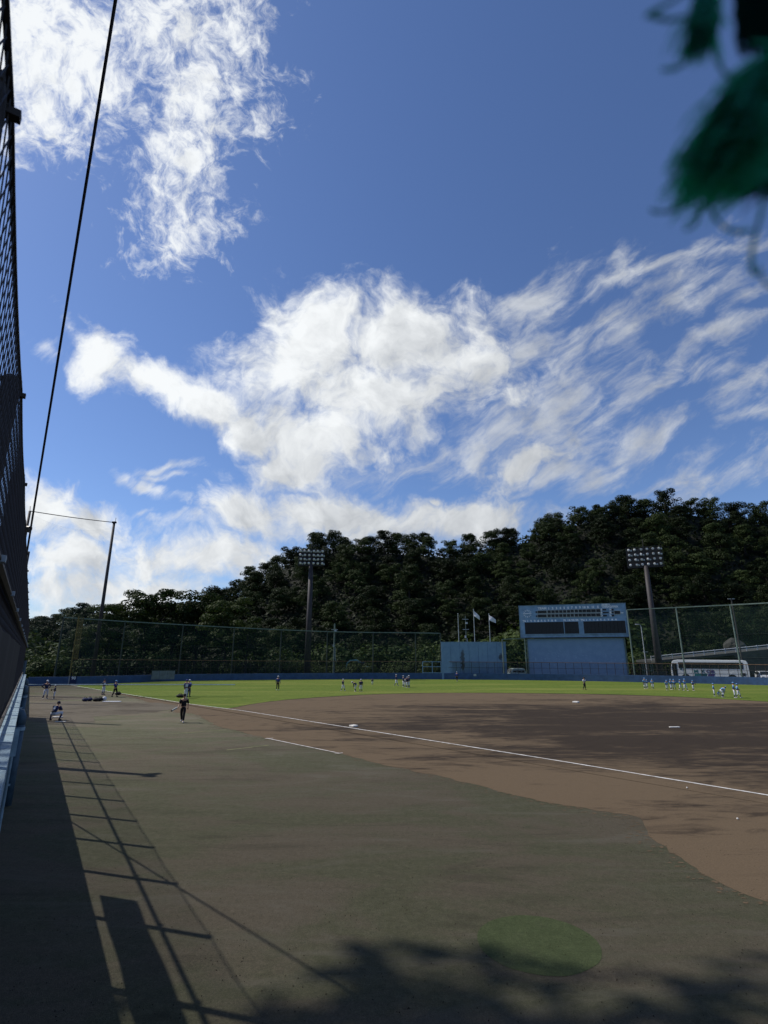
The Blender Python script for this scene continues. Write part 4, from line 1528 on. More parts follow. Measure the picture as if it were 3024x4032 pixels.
def car(name, x, y, rz, mat, label, H=1.85, L=4.4):
    e = empty(name, (x, y, 0), rz, label=label, cat='car')
    k = L / 4.4
    p_ = [(-2.2, .35), (-2.22, .75), (-2.05, 1.0), (-1.35, 1.08), (-.75, H - .12), (-.4, H), (1.55, H), (1.9, H - .12), (2.15, 1.1), (2.2, .6), (2.15, .35), (1.75, .33), (1.62, .62), (1.35, .72), (1.08, .62), (.95, .33), (-.98, .33), (-1.1, .62), (-1.38, .72), (-1.65, .62), (-1.78, .33)]
    hull([(a * k, b) for a, b in p_][::-1], 1.72, 'body', mat, e, .07, .16)
    MB().box((-1.09 * k, 0, (1.05 + H) / 2 + .02), (.06, 1.38, (H - 1.15) * 1.05), mat=Matrix.Rotation(R(38), 3, 'Y')).build('windscreen', M['glass'], e)
    MB().box((2.04 * k, 0, 1.40), (.06, 1.30, .42), mat=Matrix.Rotation(R(-18), 3, 'Y')).build('rear_window', M['glass'], e)
    for sgn in (-1, 1):
        for (xa, xb) in ((-.65, .1), (.2, 1.0), (1.1, 1.75)):
            MB().box(((xa + xb) / 2 * k, sgn * .80, 1.36), ((xb - xa) * k, .05, .42)).build('side_window', M['glass'], e)
        for x_ in (-1.38, 1.35):
            wheel(e, x_ * k, sgn * .76, .32, .2, sgn)
        MB().box((-2.16 * k, sgn * .62, .82), (.1, .36, .16)).build('headlight', M['lamp'], e)
        MB().box((-.85 * k, sgn * .95, 1.12), (.14, .16, .14)).build('mirror', mat, e)
    MB().box((-2.24 * k, 0, .62), (.04, 1.0, .16)).build('grille', M['rubber'], e)
    MB().box((-2.26 * k, 0, .45), (.02, .33, .14)).build('number_plate', M['sheet'], e)
    return e


car('parked_car', hx(3004, 2645, 95), 95, R(68), M['carwhite'], 'white compact car facing the field right of the coach bus', 1.75)
car('parked_van', hx(2664, 2635, 106), 106, R(62), M['carwhite'], 'white van parked just left of the coach bus', 2.0)
car('parked_suv', hx(2024, 2633, 106), 106, R(15), M['carpale'], 'pale green car seen in the gap left of the scoreboard', 1.95)
# excavator
ex = empty('excavator', (hx(1420, 2630, 112), 112, 0), label='turquoise excavator with folded boom half hidden behind the bushes', cat='excavator')
MB().box((1.0, 0, .4), (3.2, .5, .75)).box((1.0, 1.8, .4), (3.2, .5, .75)).build('track', M['rubber'], ex)
bevel(MB().box((1.3, .9, 1.5), (2.4, 2.1, 1.3)).build('body', M['excav'], ex), .08)
bevel(MB().box((.3, .2, 2.3), (1.1, .95, 1.5)).build('cab', M['glass'], ex), .08)
MB().tube([(.6, .6, 1.6), (-.1, .5, 2.9), (-1.0, .4, 3.45), (-2.2, .4, 3.3)], [.24, .26, .24, .18], 4).build('boom', M['excav'], ex)
MB().tube([(-2.1, .4, 3.35), (-2.8, .4, 2.9), (-3.1, .4, 1.7)], [.2, .18, .14], 4).build('arm', M['excav'], ex)
bevel(MB().box((-2.95, .4, 1.35), (.8, .8, .7)).build('bucket', M['lampbody'], ex), .05)
# white sheets behind the left fence
e = empty('white_hoarding', (hx(644, 2645, 92.5), 92.5, 0), R(10), label='low pale hoarding of three sheets behind the left outfield fence', cat='hoarding')
for k in range(3):
    MB().box((-1.25 + k * 1.25, 0, 1.15), (1.2, .06, 1.4)).build('sheet_panel', M['greysheet'], e)
MB().bar((-1.9, 0, 1.9), (1.9, 0, 1.9), .07).build('top_bar', M['darkgreen'], e)

# ------------------------------------------------------------------ left stand wall, pipes and fence
DIR = Vector((-.655, 1, 0)).normalized()
PER = Vector((1, .655, 0)).normalized()      # towards the field


def lw(y, c, z=0.0):
    return Vector((-c - .655 * y, y, z))


sw = empty('stand_wall', lw(0, .1), label='long high light-topped concrete wall along the left edge of the field', cat='wall')
y0, y1 = -8.0, 41.0
seg = 1.3
L_ = (lw(y1, .1) - lw(y0, .1)).length
rotw = math.atan2(DIR.y, DIR.x)
blk = MB().box((0, 0, 0), (L_, .5, 2.88))
o = blk.build('wall_face', M['wallcap'], sw)
mid = (lw(y0, .1) + lw(y1, .1)) / 2 - PER * .25
o.location = mid - sw.location + Vector((0, 0, 1.44))
o.rotation_euler = (0, 0, rotw)
nb = int(L_ / seg)
cap = MB().box((0, 0, 0), (seg - .02, .56, .12)).mesh('coping_block', M['wallcap'])
for i in range(nb):
    t = (i + .5) * seg / L_
    p = lw(y0, .1).lerp(lw(y1, .1), t) - PER * .24
    link('coping_block', cap, sw, loc=p - sw.location + Vector((0, 0, 2.94 + .004 * (i % 3))), rot=(0, 0, rotw))
sw2 = empty('corner_wall', lw(60, .1), label='lower blue wall running on to the left field corner', cat='wall')
L2 = (lw(80.3, .1) - lw(41, .1)).length
mid = (lw(80.3, .1) + lw(41, .1)) / 2 - PER * .18
MB().box((0, 0, 0), (L2, .35, 1.22)).build('wall_face', M['wallblue'], sw2, ).location = mid - sw2.location + Vector((0, 0, .61))
sw2.children[0].rotation_euler = (0, 0, rotw)
MB().box((0, 0, 0), (L2, .40, .08)).build('coping', M['wallcap'], sw2).location = mid - sw2.location + Vector((0, 0, 1.262))
sw2.children[1].rotation_euler = (0, 0, rotw)
p = lw(41.1, .3)
MB().tube([(p.x, p.y, 0), (p.x, p.y, 4.0)], .12, 8).build('end_post', M['pipe'], label='short blue-green post at the far end of the high stand wall', cat='post')

for (y, zt, lb) in ((17.6, 2.62, 'thick blue drainpipe with an elbow on the stand wall, nearest the camera'), (29.7, 2.7, 'blue drainpipe further along the stand wall, beyond the first'), (38.0, 2.7, 'blue drainpipe at the far end of the high stand wall')):
    c0 = lw(y, -.08)
    e = empty('drainpipe', c0, rotw, label=lb, cat='pipe')
    MB().tube([(0, 0, 0), (0, 0, zt - .3)], .12, 12).build('pipe', M['pipe'], e, smooth=True)
    MB().tube([(0, 0, zt - .32), (0, 0, zt - .12), (0, .06, zt + .02), (0, .18, zt + .06), (0, .33, zt + .06)], .13, 12).build('elbow', M['pipe'], e, smooth=True)
    MB().tube([(0, 0, zt - .5), (0, 0, zt - .4)], .14, 12).build('collar', M['wallcap'], e)
    for zz in (.6, 1.7):
        MB().box((0, .1, zz), (.38, .2, .05)).build('bracket', M['wallcap'], e)
c0 = lw(14.3, 0.03)
e = empty('conduit', c0, rotw, label='thin pale conduit with a slotted box on the stand wall', cat='conduit')
MB().tube([(0, 0, 0), (0, 0, 1.95)], .035, 8).build('pipe', M['wallcap'], e)
for k in range(6):
    MB().box((0, -.02, 2.0 + k * .11), (.34, .10, .035)).build('slot_bar', M['wallcap'], e)
for x in (-.17, .17):
    MB().box((x, -.02, 2.28), (.03, .12, .64)).build('box_side', M['wallcap'], e)

# tall mesh fence on the stand wall
FC = .40
FT = 6.3
sf = empty('stand_fence', lw(0, FC), label='tall dark brown chain-link fence standing on the left stand wall', cat='fence')
O0 = sf.location.copy()
fpost = MB().tube([(0, 0, 2.9), (0, 0, FT)], .062, 10).mesh('post', M['fencepost'], smooth=True)
fcap = MB().ball((0, 0, FT), (.070, .070, .05), 10, 5).mesh('post_cap', M['fencepost'])
clamp = MB().box((0, -.075, FT - .09), (.035, .05, .03)).mesh('clamp', M['fencepost'])
ys = [-4.72 + 2.03 * i for i in range(24)]
for y in ys:
    p = lw(y, FC) - O0 - PER * .066
    po = link('post', fpost, sf, loc=p, rot=(0, 0, rotw))
    link('post_cap', fcap, po)
    link('clamp', clamp, po)
e0, e1 = lw(-5.6, FC) - O0, lw(41, FC) - O0
UP = Vector((0, 0, 1))
for zz, r_ in ((5.02, .035), (3.15, .03)):
    MB().tube([e0 + UP * zz + PER * .05, e1 + UP * zz + PER * .05], r_, 6).build('rail', M['fencepost'], sf)
# sagging top cord between post tops
cord = MB()
pts = []
for i in range(len(ys) - 1):
    for k in range(6):
        t = k / 6
        y = ys[i] + (ys[i + 1] - ys[i]) * t
        sag = .05 * 4 * t * (1 - t)
        pts.append(lw(y, FC) - O0 + UP * (FT - .05 - sag))
cord.tube(pts, .011, 5)
cord.build('top_cord', M['wire'], sf)
# clamps on the middle rail
cl = MB().box((0, -.075, 5.02), (.09, .06, .045)).mesh('rail_clamp', M['sheet'])
for y in ys: link('rail_clamp', cl, sf, loc=lw(y, FC) - O0, rot=(0, 0, rotw))
# woven mesh
cm = MB()
z0, z1 = 3.02, FT - .06
LF = (e1 - e0).length
cell = .095
H_ = z1 - z0
k = 0
lean = .52            # mesh cells taller than wide
x = -H_ * lean
while x < LF:
    for sgn in (1, -1):
        xa, xb = (x, x + H_ * lean) if sgn > 0 else (x + H_ * lean, x)
        za, zb = z0, z1
        # clip to the fence length
        def cl_(u, xa=xa, xb=xb): return (u - xa) / (xb - xa)
        t0, t1 = 0.0, 1.0
        for lim in (0, LF):
            if (xa - lim) * (xb - lim) < 0:
                t = cl_(lim)
                if (lim == 0 and sgn > 0) or (lim == LF and sgn < 0): t0 = max(t0, t)
                else: t1 = min(t1, t)
        if t1 - t0 > .02 and not (max(xa, xb) < 0 or min(xa, xb) > LF):
            a = e0 + DIR * (xa + (xb - xa) * t0) + UP * (za + (zb - za) * t0)
            b = e0 + DIR * (xa + (xb - xa) * t1) + UP * (za + (zb - za) * t1)
            cm.tube([a, b], .0032, 3, cap=False)
    x += cell
cm.build('chain_link', M['fencemesh'], sf, kind='stuff')
# solid banner low on the fence near the camera
a, b = lw(-5, FC) + PER * .1, lw(12.3, FC) + PER * .1
L_ = (b - a).length
bn = MB()
kk = 40
for i in range(kk + 1):
    t = i / kk
    p = a.lerp(b, t) + PER * (.012 * math.sin(i * 1.3))
    bn.v += [(p.x, p.y, 3.62), (p.x, p.y, 4.62), (p.x - PER.x * .012, p.y - PER.y * .012, 4.62), (p.x - PER.x * .012, p.y - PER.y * .012, 3.62)]
for i in range(kk):
    for q_ in range(4):
        s_ = i * 4 + q_
        e_ = i * 4 + (q_ + 1) % 4
        bn.f.append((s_, s_ + 4, e_ + 4, e_))
        bn.mi.append(0)
bn.build('fence_banner', M['blackcl'], label='dark cloth banner tied low on the near end of the stand fence', cat='banner')

# tall net poles far left with a cable between them
tl = empty('tall_net_pole', (hx(424, 2240, 94), 94, 0), label='very tall slim dark pole rising behind the left field trees', cat='pole')
ht = hz(2057, 94)
MB().tube([(0, 0, 0), (-.0, 0, ht * .5), (0, 0, ht)], [.34, .29, .22], 10).build('pole', M['darkpole'], tl, smooth=True)
MB().box((0, 0, ht), (.7, .4, .3)).build('pulley_box', M['darkpole'], tl)
MB().tube([(.2, 0, ht), (.2, 0, ht + .9)], .04, 5).build('spike', M['darkpole'], tl)
tl2 = empty('tall_net_pole', (hx(76, 2300, 80), 80, 0), label='tall dark net pole peeping out above the far end of the stand fence', cat='pole')
ht2 = hz(2012, 80)
xx2 = hx(118, 2012, 80)
tl2.location.x = xx2
MB().tube([(0, 0, 0), (0, 0, ht2)], [.26, .18], 10).build('pole', M['darkpole'], tl2, smooth=True)
MB().tube([(0, 0, ht2), (-.1, 0, ht2 + .8)], .04, 5).build('spike', M['darkpole'], tl2)


def sag_line(a, b, sag, r, name, mat, **kw):
    a, b = Vector(a), Vector(b)
    pts = []
    for i in range(25):
        t = i / 24
        p = a.lerp(b, t)
        pts.append(p - UP * sag * 4 * t * (1 - t))
    return MB().tube(pts, r, 6).build(name, mat, **kw), pts


tA = Vector((xx2, 80, ht2))
tB = Vector((tl.location.x, 94, ht))
sag_line(tA, tB, .12, .07, 'net_cable', M['wire'], label='dark cable strung between the two tall net poles', cat='cable')
_, np_ = sag_line(tA - UP * .3, tB - UP * .9, 1.5, .02, 'net_border_rope', M['thinnet'], label='thin sagging rope below the cable between the tall poles', cat='rope')
nn = MB()
for p in np_:
    nn.v += [tuple(p), (p.x, p.y, 2.0)]
for i in range(len(np_) - 1):
    nn.f.append((2 * i, 2 * i + 1, 2 * i + 3, 2 * i + 2))
    nn.mi.append(0)
nn.build('tall_thin_net', M['thinnet'], label='fine almost invisible net hanging between the two tall poles', cat='net')
# overhead guy wire: from a tall pole at the far left to a point above and behind the camera
wd, wp = Vector((.4773, -.7079, .5206)), Vector((-4.2615, 5.8991, 11.9295))
sag_line(wp + wd * -17.0, wp + wd * 12, .0, .023, 'guy_wire', M['wire'], label='thick dark cable crossing the sky from upper left down to the stand fence', cat='cable')
# thick posts behind the stand fence whose shadows stripe the turf
for i, (tx, ty, h, hd) in enumerate(((-8.8, 21.7, 10.5, 1), (-17.3, 36.5, 13.5, 0), (-25, 50, 16, 0), (-29.5, 58, 16.5, 0))):
    x, y = tx - .82 * h, ty + .245 * h
    e = empty('lamp_post', (x, y, 0), label=['thick dark lamp post with two lamps behind the near stand fence', 'second dark post behind the stand fence', 'third dark post behind the stand fence', 'farthest dark post behind the stand fence'][i], cat='post')
    MB().tube([(0, 0, 0), (0, 0, h)], [.2, .16], 10).build('pole', M['darkpole'], e, smooth=True)
    if hd:
        MB().box((0, 0, h - .3), (.1, .6, .08)).build('crossarm', M['darkpole'], e)
        for yy_ in (-.22, .22):
            for zz in (-.15,):
                MB().tube([(0, yy_, h + zz), (.28, yy_, h + zz - .08)], [.1, .17], 10).build('lamp', M['lampbody'], e)
# the stand floor under the camera
MB().box((-4.6, -6.2, 1.4), (6, 9, 2.8)).build('stand_floor', M['concrete'], kind='structure').rotation_euler = (0, 0, 0)

# ------------------------------------------------------------------ frayed net cord hanging beside the camera
def cam_pt(px, py, dist):
    v = Vector(ray(px, py)).normalized()
    return Vector((0, 0, EYE)) + v * dist


tf = empty('frayed_net_cord', cam_pt(3060, 300, .30), label='blurred frayed green net cord hanging close to the camera at top right', cat='rope')
T0 = tf.location.copy()
fr_, fd_ = MB(), MB()
rf = random.Random(21)


def strand(mb, a, b, bow, r, d0=.30, d1=.28, wob=14):
    pts = []
    ph = rf.uniform(0, 6.28)
    for i in range(9):
        t = i / 8
        px = a[0] + (b[0] - a[0]) * t + bow[0] * 4 * t * (1 - t) + wob * math.sin(t * 7 + ph) * t
        py = a[1] + (b[1] - a[1]) * t + bow[1] * 4 * t * (1 - t) + wob * math.cos(t * 6 + ph) * t
        pts.append(cam_pt(px, py, d0 + (d1 - d0) * t) - T0)
    mb.tube(pts, [r] * 8 + [r * .4], 4)


for _ in range(620):     # main tuft sweeping down-left
    t = rf.random()
    a = (3110 + rf.uniform(-40, 60), 230 + rf.uniform(-60, 330))
    b = (2670 + 420 * t ** 1.3 + rf.gauss(0, 42), 785 - 330 * t + rf.gauss(0, 58) * (1 + t))
    strand(fr_, a, b, (rf.uniform(-30, 50), rf.uniform(-90, 70)), rf.uniform(.00030, .00055), .30 + rf.uniform(-.02, .03), .28 + rf.uniform(-.02, .02))
for _ in range(300):     # loose upper edge of the tuft
    t = rf.random()
    a = (3110, 200 + rf.uniform(-40, 160))
    b = (2900 - 240 * t + rf.gauss(0, 30), 400 + 340 * t + rf.gauss(0, 40))
    strand(fr_, a, b, (rf.uniform(-60, 10), rf.uniform(-60, 20)), rf.uniform(.00025, .0004), .29, .27)
for _ in range(300):     # dark core
    a = (3120 + rf.uniform(-20, 60), 420 + rf.uniform(-160, 200))
    b = (2780 + rf.uniform(0, 260), 760 + rf.gauss(-40, 40))
    strand(fd_, a, b, (rf.uniform(-10, 40), rf.uniform(-60, 60)), rf.uniform(.0004, .0007), .315, .30)
for _ in range(130):     # knot at the top right corner
    a = (2890 + rf.uniform(0, 200), -60 + rf.uniform(-30, 20))
    b = (2900 + rf.uniform(0, 180), 130 + rf.uniform(-60, 110))
    strand(fd_, a, b, (rf.uniform(-20, 40), 0), rf.uniform(.0004, .0008), .31, .31)
for _ in range(150):      # upper hanging wisp
    a = (2790 + rf.uniform(-45, 45), -60)
    b = (2740 + rf.gauss(0, 38), 200 + rf.uniform(-110, 60))
    strand(fr_, a, b, (rf.uniform(-15, 25), 0), rf.uniform(.00025, .0005), .28, .27)
for a, b, bw in (((2800, 10), (2560, 60), (-20, 40)), ((2720, -40), (2540, 70), (-40, 20)), ((2760, 180), (2610, 270), (0, 30)), ((2700, 800), (2560, 830), (0, 20)), ((2745, 790), (2690, 900), (30, 20)),
                 ((2790, 800), (2960, 910), (-20, 40)), ((2985, 700), (2980, 900), (15, 0)), ((2985, 880), (2990, 1080), (-30, 60)), ((2990, 1050), (3060, 1130), (-10, 20)), ((2800, 120), (2900, 330), (-20, 30))):
    for _ in range(4):
        strand(fr_, (a[0] + rf.uniform(-6, 6), a[1]), (b[0] + rf.uniform(-8, 8), b[1] + rf.uniform(-8, 8)), bw, .00035, .27, .27, 5)
fr_.build('frayed_fibre', M['rope'], tf, kind='stuff')
fd_.build('dark_fibre', M['ropedark'], tf, kind='stuff')
MB().tube([cam_pt(3150, -900, .34) - T0, cam_pt(3110, -300, .325) - T0, cam_pt(3110, 300, .31) - T0, cam_pt(3130, 700, .31) - T0], .006, 8).build('cord', M['ropedark'], tf)

# ------------------------------------------------------------------ people
def skin_mesh(verts, edges, radii, sub=1, root=0):
    me = bpy.data.meshes.new('tmp')
    me.from_pydata([tuple(v) for v in verts], edges, [])
    ob = bpy.data.objects.new('tmp', me)
    C.objects.link(ob)
    sk = ob.modifiers.new('skin', 'SKIN')
    sk.use_smooth_shade = True
    for i, v in enumerate(me.skin_vertices[0].data):
        r = radii[i]
        v.radius = (r, r) if isinstance(r, float) else r
        v.use_root = (i == root)
    if sub:
        ss = ob.modifiers.new('sub', 'SUBSURF')
        ss.levels = sub
        ss.render_levels = sub
    dg = bpy.context.evaluated_depsgraph_get()
    out = bpy.data.meshes.new_from_object(ob.evaluated_get(dg))
    bpy.data.objects.remove(ob)
    return out


def V(*a): return Vector(a)


def pose(kind):
    """joints of a 1.70 m figure facing -Y; left is +x"""
    J = dict(pel=V(0, 0, .92), wai=V(0, 0, 1.05), che=V(0, 0, 1.26), nec=V(0, .01, 1.42), hea=V(0, -.01, 1.57),
             shL=V(.19, 0, 1.36), shR=V(-.19, 0, 1.36), elL=V(.25, .03, 1.10), elR=V(-.25, .03, 1.10), wrL=V(.26, -.06, .86), wrR=V(-.26, -.06, .86),
             hiL=V(.10, 0, .88), hiR=V(-.10, 0, .88), knL=V(.12, -.02, .48), knR=V(-.12, -.02, .48), anL=V(.13, .02, .08), anR=V(-.13, .02, .08))
    if kind == 'hips':
        J.update(elL=V(.40, .10, 1.16), elR=V(-.40, .10, 1.16), wrL=V(.20, -.02, .98), wrR=V(-.20, -.02, .98), anL=V(.18, .02, .08), anR=V(-.18, .02, .08), knL=V(.15, -.03, .48), knR=V(-.15, -.03, .48))
    if kind == 'walk':
        J.update(knL=V(.10, -.16, .50), anL=V(.10, -.22, .09), knR=V(-.10, .04, .48), anR=V(-.10, .26, .12), elL=V(.24, .12, 1.12), wrL=V(.25, .10, .88), elR=V(-.24, -.04, 1.12), wrR=V(-.26, -.22, .94))
    if kind == 'cross':
        J.update(elL=V(.26, -.06, 1.12), wrL=V(.02, -.20, 1.16), elR=V(-.26, -.06, 1.12), wrR=V(-.02, -.18, 1.10), anR=V(-.22, .10, .08), anL=V(.10, -.04, .08))
    if kind == 'hold':
        J.update(elL=V(.25, -.06, 1.14), wrL=V(.14, -.28, 1.10), elR=V(-.25, -.06, 1.14), wrR=V(-.14, -.28, 1.08))
    if kind == 'bend':
        J.update(pel=V(0, .10, .88), wai=V(0, .02, .98), che=V(0, -.16, 1.08), nec=V(0, -.31, 1.15), hea=V(0, -.44, 1.20), shL=V(.19, -.25, 1.12), shR=V(-.19, -.25, 1.12),
                 elL=V(.22, -.28, .86), elR=V(-.22, -.28, .86), wrL=V(.16, -.26, .62), wrR=V(-.16, -.26, .62), hiL=V(.10, .10, .84), hiR=V(-.10, .10, .84), knL=V(.14, -.10, .48), knR=V(-.14, -.10, .48), anL=V(.17, .02, .08), anR=V(-.17, .02, .08))
    if kind == 'crouch':
        J.update(pel=V(0, .16, .46), wai=V(0, .08, .60), che=V(0, -.06, .78), nec=V(0, -.16, .92), hea=V(0, -.22, 1.06), shL=V(.20, -.10, .86), shR=V(-.20, -.10, .86),
                 elL=V(.30, -.26, .68), elR=V(-.28, -.22, .66), wrL=V(.14, -.46, .68), wrR=V(-.12, -.40, .62), hiL=V(.12, .12, .42), hiR=V(-.12, .12, .42), knL=V(.36, -.24, .50), knR=V(-.36, -.24, .50), anL=V(.30, -.06, .09), anR=V(-.30, -.06, .09))
    return J


def seglerp(a, b, t): return a.lerp(b, t)


POSE_CACHE = {}


def pose_meshes(kind):
    if kind in POSE_CACHE: return POSE_CACHE[kind]
    J = pose(kind)
    out = {}
    fwd = V(0, -1, 0)
    hd = (J['hea'] - J['nec']).normalized()
    names = ['pel', 'wai', 'che', 'nec', 'hea', 'top', 'shL', 'elL', 'wrL', 'haL', 'shR', 'elR', 'wrR', 'haR', 'hiL', 'knL', 'anL', 'toL', 'hiR', 'knR', 'anR', 'toR']
    J['top'] = J['hea'] + hd * .07
    for s in 'LR':
        J['ha' + s] = J['wr' + s] + (J['wr' + s] - J['el' + s]).normalized() * .075
        J['to' + s] = J['an' + s] + V(0.02 if s == 'L' else -.02, -.15, -.035)
    idx = {k: i for i, k in enumerate(names)}
    rad = dict(pel=(.135, .10), wai=(.12, .085), che=(.15, .10), nec=(.055, .055), hea=(.082, .098), top=(.065, .08), shL=.06, elL=.040, wrL=.028, haL=.030, shR=.06, elR=.040, wrR=.028, haR=.030,
               hiL=.085, knL=.055, anL=.038, toL=.035, hiR=.085, knR=.055, anR=.038, toR=.035)
    ed = [('pel', 'wai'), ('wai', 'che'), ('che', 'nec'), ('nec', 'hea'), ('hea', 'top')]
    for s in 'LR':
        ed += [('che', 'sh' + s), ('sh' + s, 'el' + s), ('el' + s, 'wr' + s), ('wr' + s, 'ha' + s), ('pel', 'hi' + s), ('hi' + s, 'kn' + s), ('kn' + s, 'an' + s), ('an' + s, 'to' + s)]
    me = skin_mesh([J[k] for k in names], [(idx[a], idx[b]) for a, b in ed], [rad[k] for k in names], 1)
    # features joined to the body: five fingers a hand, nose, brow, ears
    ex_ = MB()
    for s, sg in (('L', 1), ('R', -1)):
        d = (J['wr' + s] - J['el' + s]).normalized()
        side = d.cross(fwd)
        side = side.normalized() if side.length > .1 else V(1, 0, 0)
        nrm = d.cross(side)
        for k, ln in enumerate((.065, .075, .07, .055)):
            b0 = J['ha' + s] + side * (.026 - .017 * k) - d * .02
            ex_.tube([b0, b0 + d * (ln * .6), b0 + d * (ln * .95) + nrm * .02 * sg], [.009, .009, .006], 5)
        b0 = J['wr' + s] + d * .03 + side * .02
        ex_.tube([b0, b0 + side * .03 + d * .03, b0 + side * .035 + d * .06], [.011, .010, .007], 5)
    H = J['hea']
    upv = hd
    rt = V(1, 0, 0)
    fw = rt.cross(upv) * -1
    fw = upv.cross(rt).normalized() * -1
    if fw.y > 0: fw = -fw
    ex_.tube([H + fw * .075 + upv * .02, H + fw * .115 - upv * .015, H + fw * .09 - upv * .03], [.010, .016, .012], 5)
    for sg in (-1, 1):
        ex_.ball(H + rt * sg * .082 - upv * .005, (.014, .025, .035), 6, 4)
        ex_.ball(H + rt * sg * .032 + fw * .088 + upv * .022, .012, 6, 4)
    ex_.ball(H + fw * .088 - upv * .055, (.028, .012, .010), 6, 4)
    bm = bmesh.new()
    bm.from_mesh(me)
    exm = ex_.mesh('x', M['skin'], True)
    bm.from_mesh(exm)
    bm.to_mesh(me)
    bm.free()
    for p in me.polygons: p.use_smooth = True
    out['body'] = me
    # torso cloth
    sh_l = seglerp(J['che'], J['shL'], .8)
    sh_r = seglerp(J['che'], J['shR'], .8)
    sv = [J['pel'] + (J['wai'] - J['pel']) * .15, J['wai'], J['che'], seglerp(J['che'], J['nec'], .62), sh_l, sh_r]
    sv[4] = J['shL'] * .92 + J['che'] * .08
    sv[5] = J['shR'] * .92 + J['che'] * .08
    out['shirt'] = skin_mesh(sv, [(0, 1), (1, 2), (2, 3), (2, 4), (2, 5)], [(.165, .125), (.15, .112), (.172, .125), (.085, .08), .082, .082], 1)
    for s in 'LR':
        sl = [J['sh' + s], seglerp(J['sh' + s], J['el' + s], .5), seglerp(J['sh' + s], J['el' + s], .98)]
        out['sleeve' + s] = MB().tube(sl, [.074, .068, .060], 10).mesh('sleeve', M['skin'], True)
        lo = [seglerp(J['sh' + s], J['el' + s], .9), J['el' + s], seglerp(J['el' + s], J['wr' + s], .5), J['wr' + s]]
        out['lowsleeve' + s] = MB().tube(lo, [.052, .052, .044, .036], 10).mesh('sleeve', M['skin'], True)
        out['sock' + s] = MB().tube([seglerp(J['kn' + s], J['an' + s], .35), seglerp(J['kn' + s], J['an' + s], .7), J['an' + s]], [.062, .052, .044], 10).mesh('sock', M['skin'], True)
        an, to = J['an' + s], J['to' + s]
        fdir = V(to.x - an.x, to.y - an.y, 0).normalized()
        rotm = Matrix.Rotation(math.atan2(fdir.y, fdir.x), 3, 'Z')
        sh = MB()
        base_ = V(an.x, an.y, an.z - .08)
        sh.ball(base_ + fdir * .055 + V(0, 0, .035), (.145, .052, .05), 10, 6, mat=rotm)
        sh.ball(base_ + V(0, 0, .055), (.06, .05, .055), 8, 5)
        out['shoe' + s] = sh.mesh('shoe', M['skin'], True)
        gl = MB()
        dd = (J['wr' + s] - J['el' + s]).normalized()
        gl.ball(J['ha' + s] + dd * .05, (.085, .07, .11), 10, 7)
        gl.ball(J['ha' + s] + dd * .05 + V(.06 if s == 'L' else -.06, 0, .03), (.03, .03, .06), 7, 5)
        out['glove' + s] = gl.mesh('glove', M['brownlea'], True)
    tv = [J['pel'], J['wai'] * .35 + J['pel'] * .65, J['hiL'], J['knL'], seglerp(J['knL'], J['anL'], .42), J['hiR'], J['knR'], seglerp(J['knR'], J['anR'], .42)]
    te = [(0, 1), (0, 2), (2, 3), (3, 4), (0, 5), (5, 6), (6, 7)]
    out['short_trousers'] = skin_mesh(tv, te, [(.160, .130), (.155, .12), .112, .082, .068, .112, .082, .068], 1)
    tv2 = list(tv)
    tv2[4] = seglerp(J['knL'], J['anL'], .93)
    tv2[7] = seglerp(J['knR'], J['anR'], .93)
    out['long_trousers'] = skin_mesh(tv2, te, [(.160, .130), (.155, .12), .112, .080, .066, .112, .080, .066], 1)
    bt = MB()
    bd = (J['wai'] - J['pel']).normalized()
    bt.tube([J['pel'] + bd * .05, J['pel'] + bd * .09], .163, 14)
    out['belt'] = bt.mesh('belt', M['blackcl'], True)
    q_ = upv.to_track_quat('Z', 'Y').to_matrix()
    cp = MB()
    xa, ya = rt, fw
    mt = Matrix((rt, -fw, upv)).transposed()
    cp.ball(H + upv * .035, (.098, .112, .105), 14, 6, mat=mt, bot=-.05)
    cp2 = []
    for k in range(9):
        t = math.pi * (k / 8)
        cp2.append((math.cos(t), math.sin(t)))
    b = len(cp.v)
    for zz in (.045, .032):
        for (c_, s_) in cp2:
            cp.v.append(tuple(H + rt * c_ * .085 + fw * (.07 + s_ * .095) + upv * (zz - s_ * .015)))
    cp.f.append(tuple(range(b, b + 9)))
    cp.f.append(tuple(range(b + 17, b + 8, -1)))
    cp.mi += [0, 0]
    for k in range(8):
        cp.f.append((b + k, b + k + 9, b + k + 10, b + k + 1))
        cp.mi.append(0)
    out['cap'] = cp.mesh('cap', M['skin'], True)
    hr = MB()
    hr.ball(H + upv * .012 - fw * .014, (.092, .098, .085), 12, 7, mat=mt)
    out['hair'] = hr.mesh('hair', M['blackcl'], True)
    out['J'] = J
    for k in list(out):
        if k != 'J' and len(out[k].materials) == 0: out[k].materials.append(M['skin'])
    POSE_CACHE[kind] = out
    return out


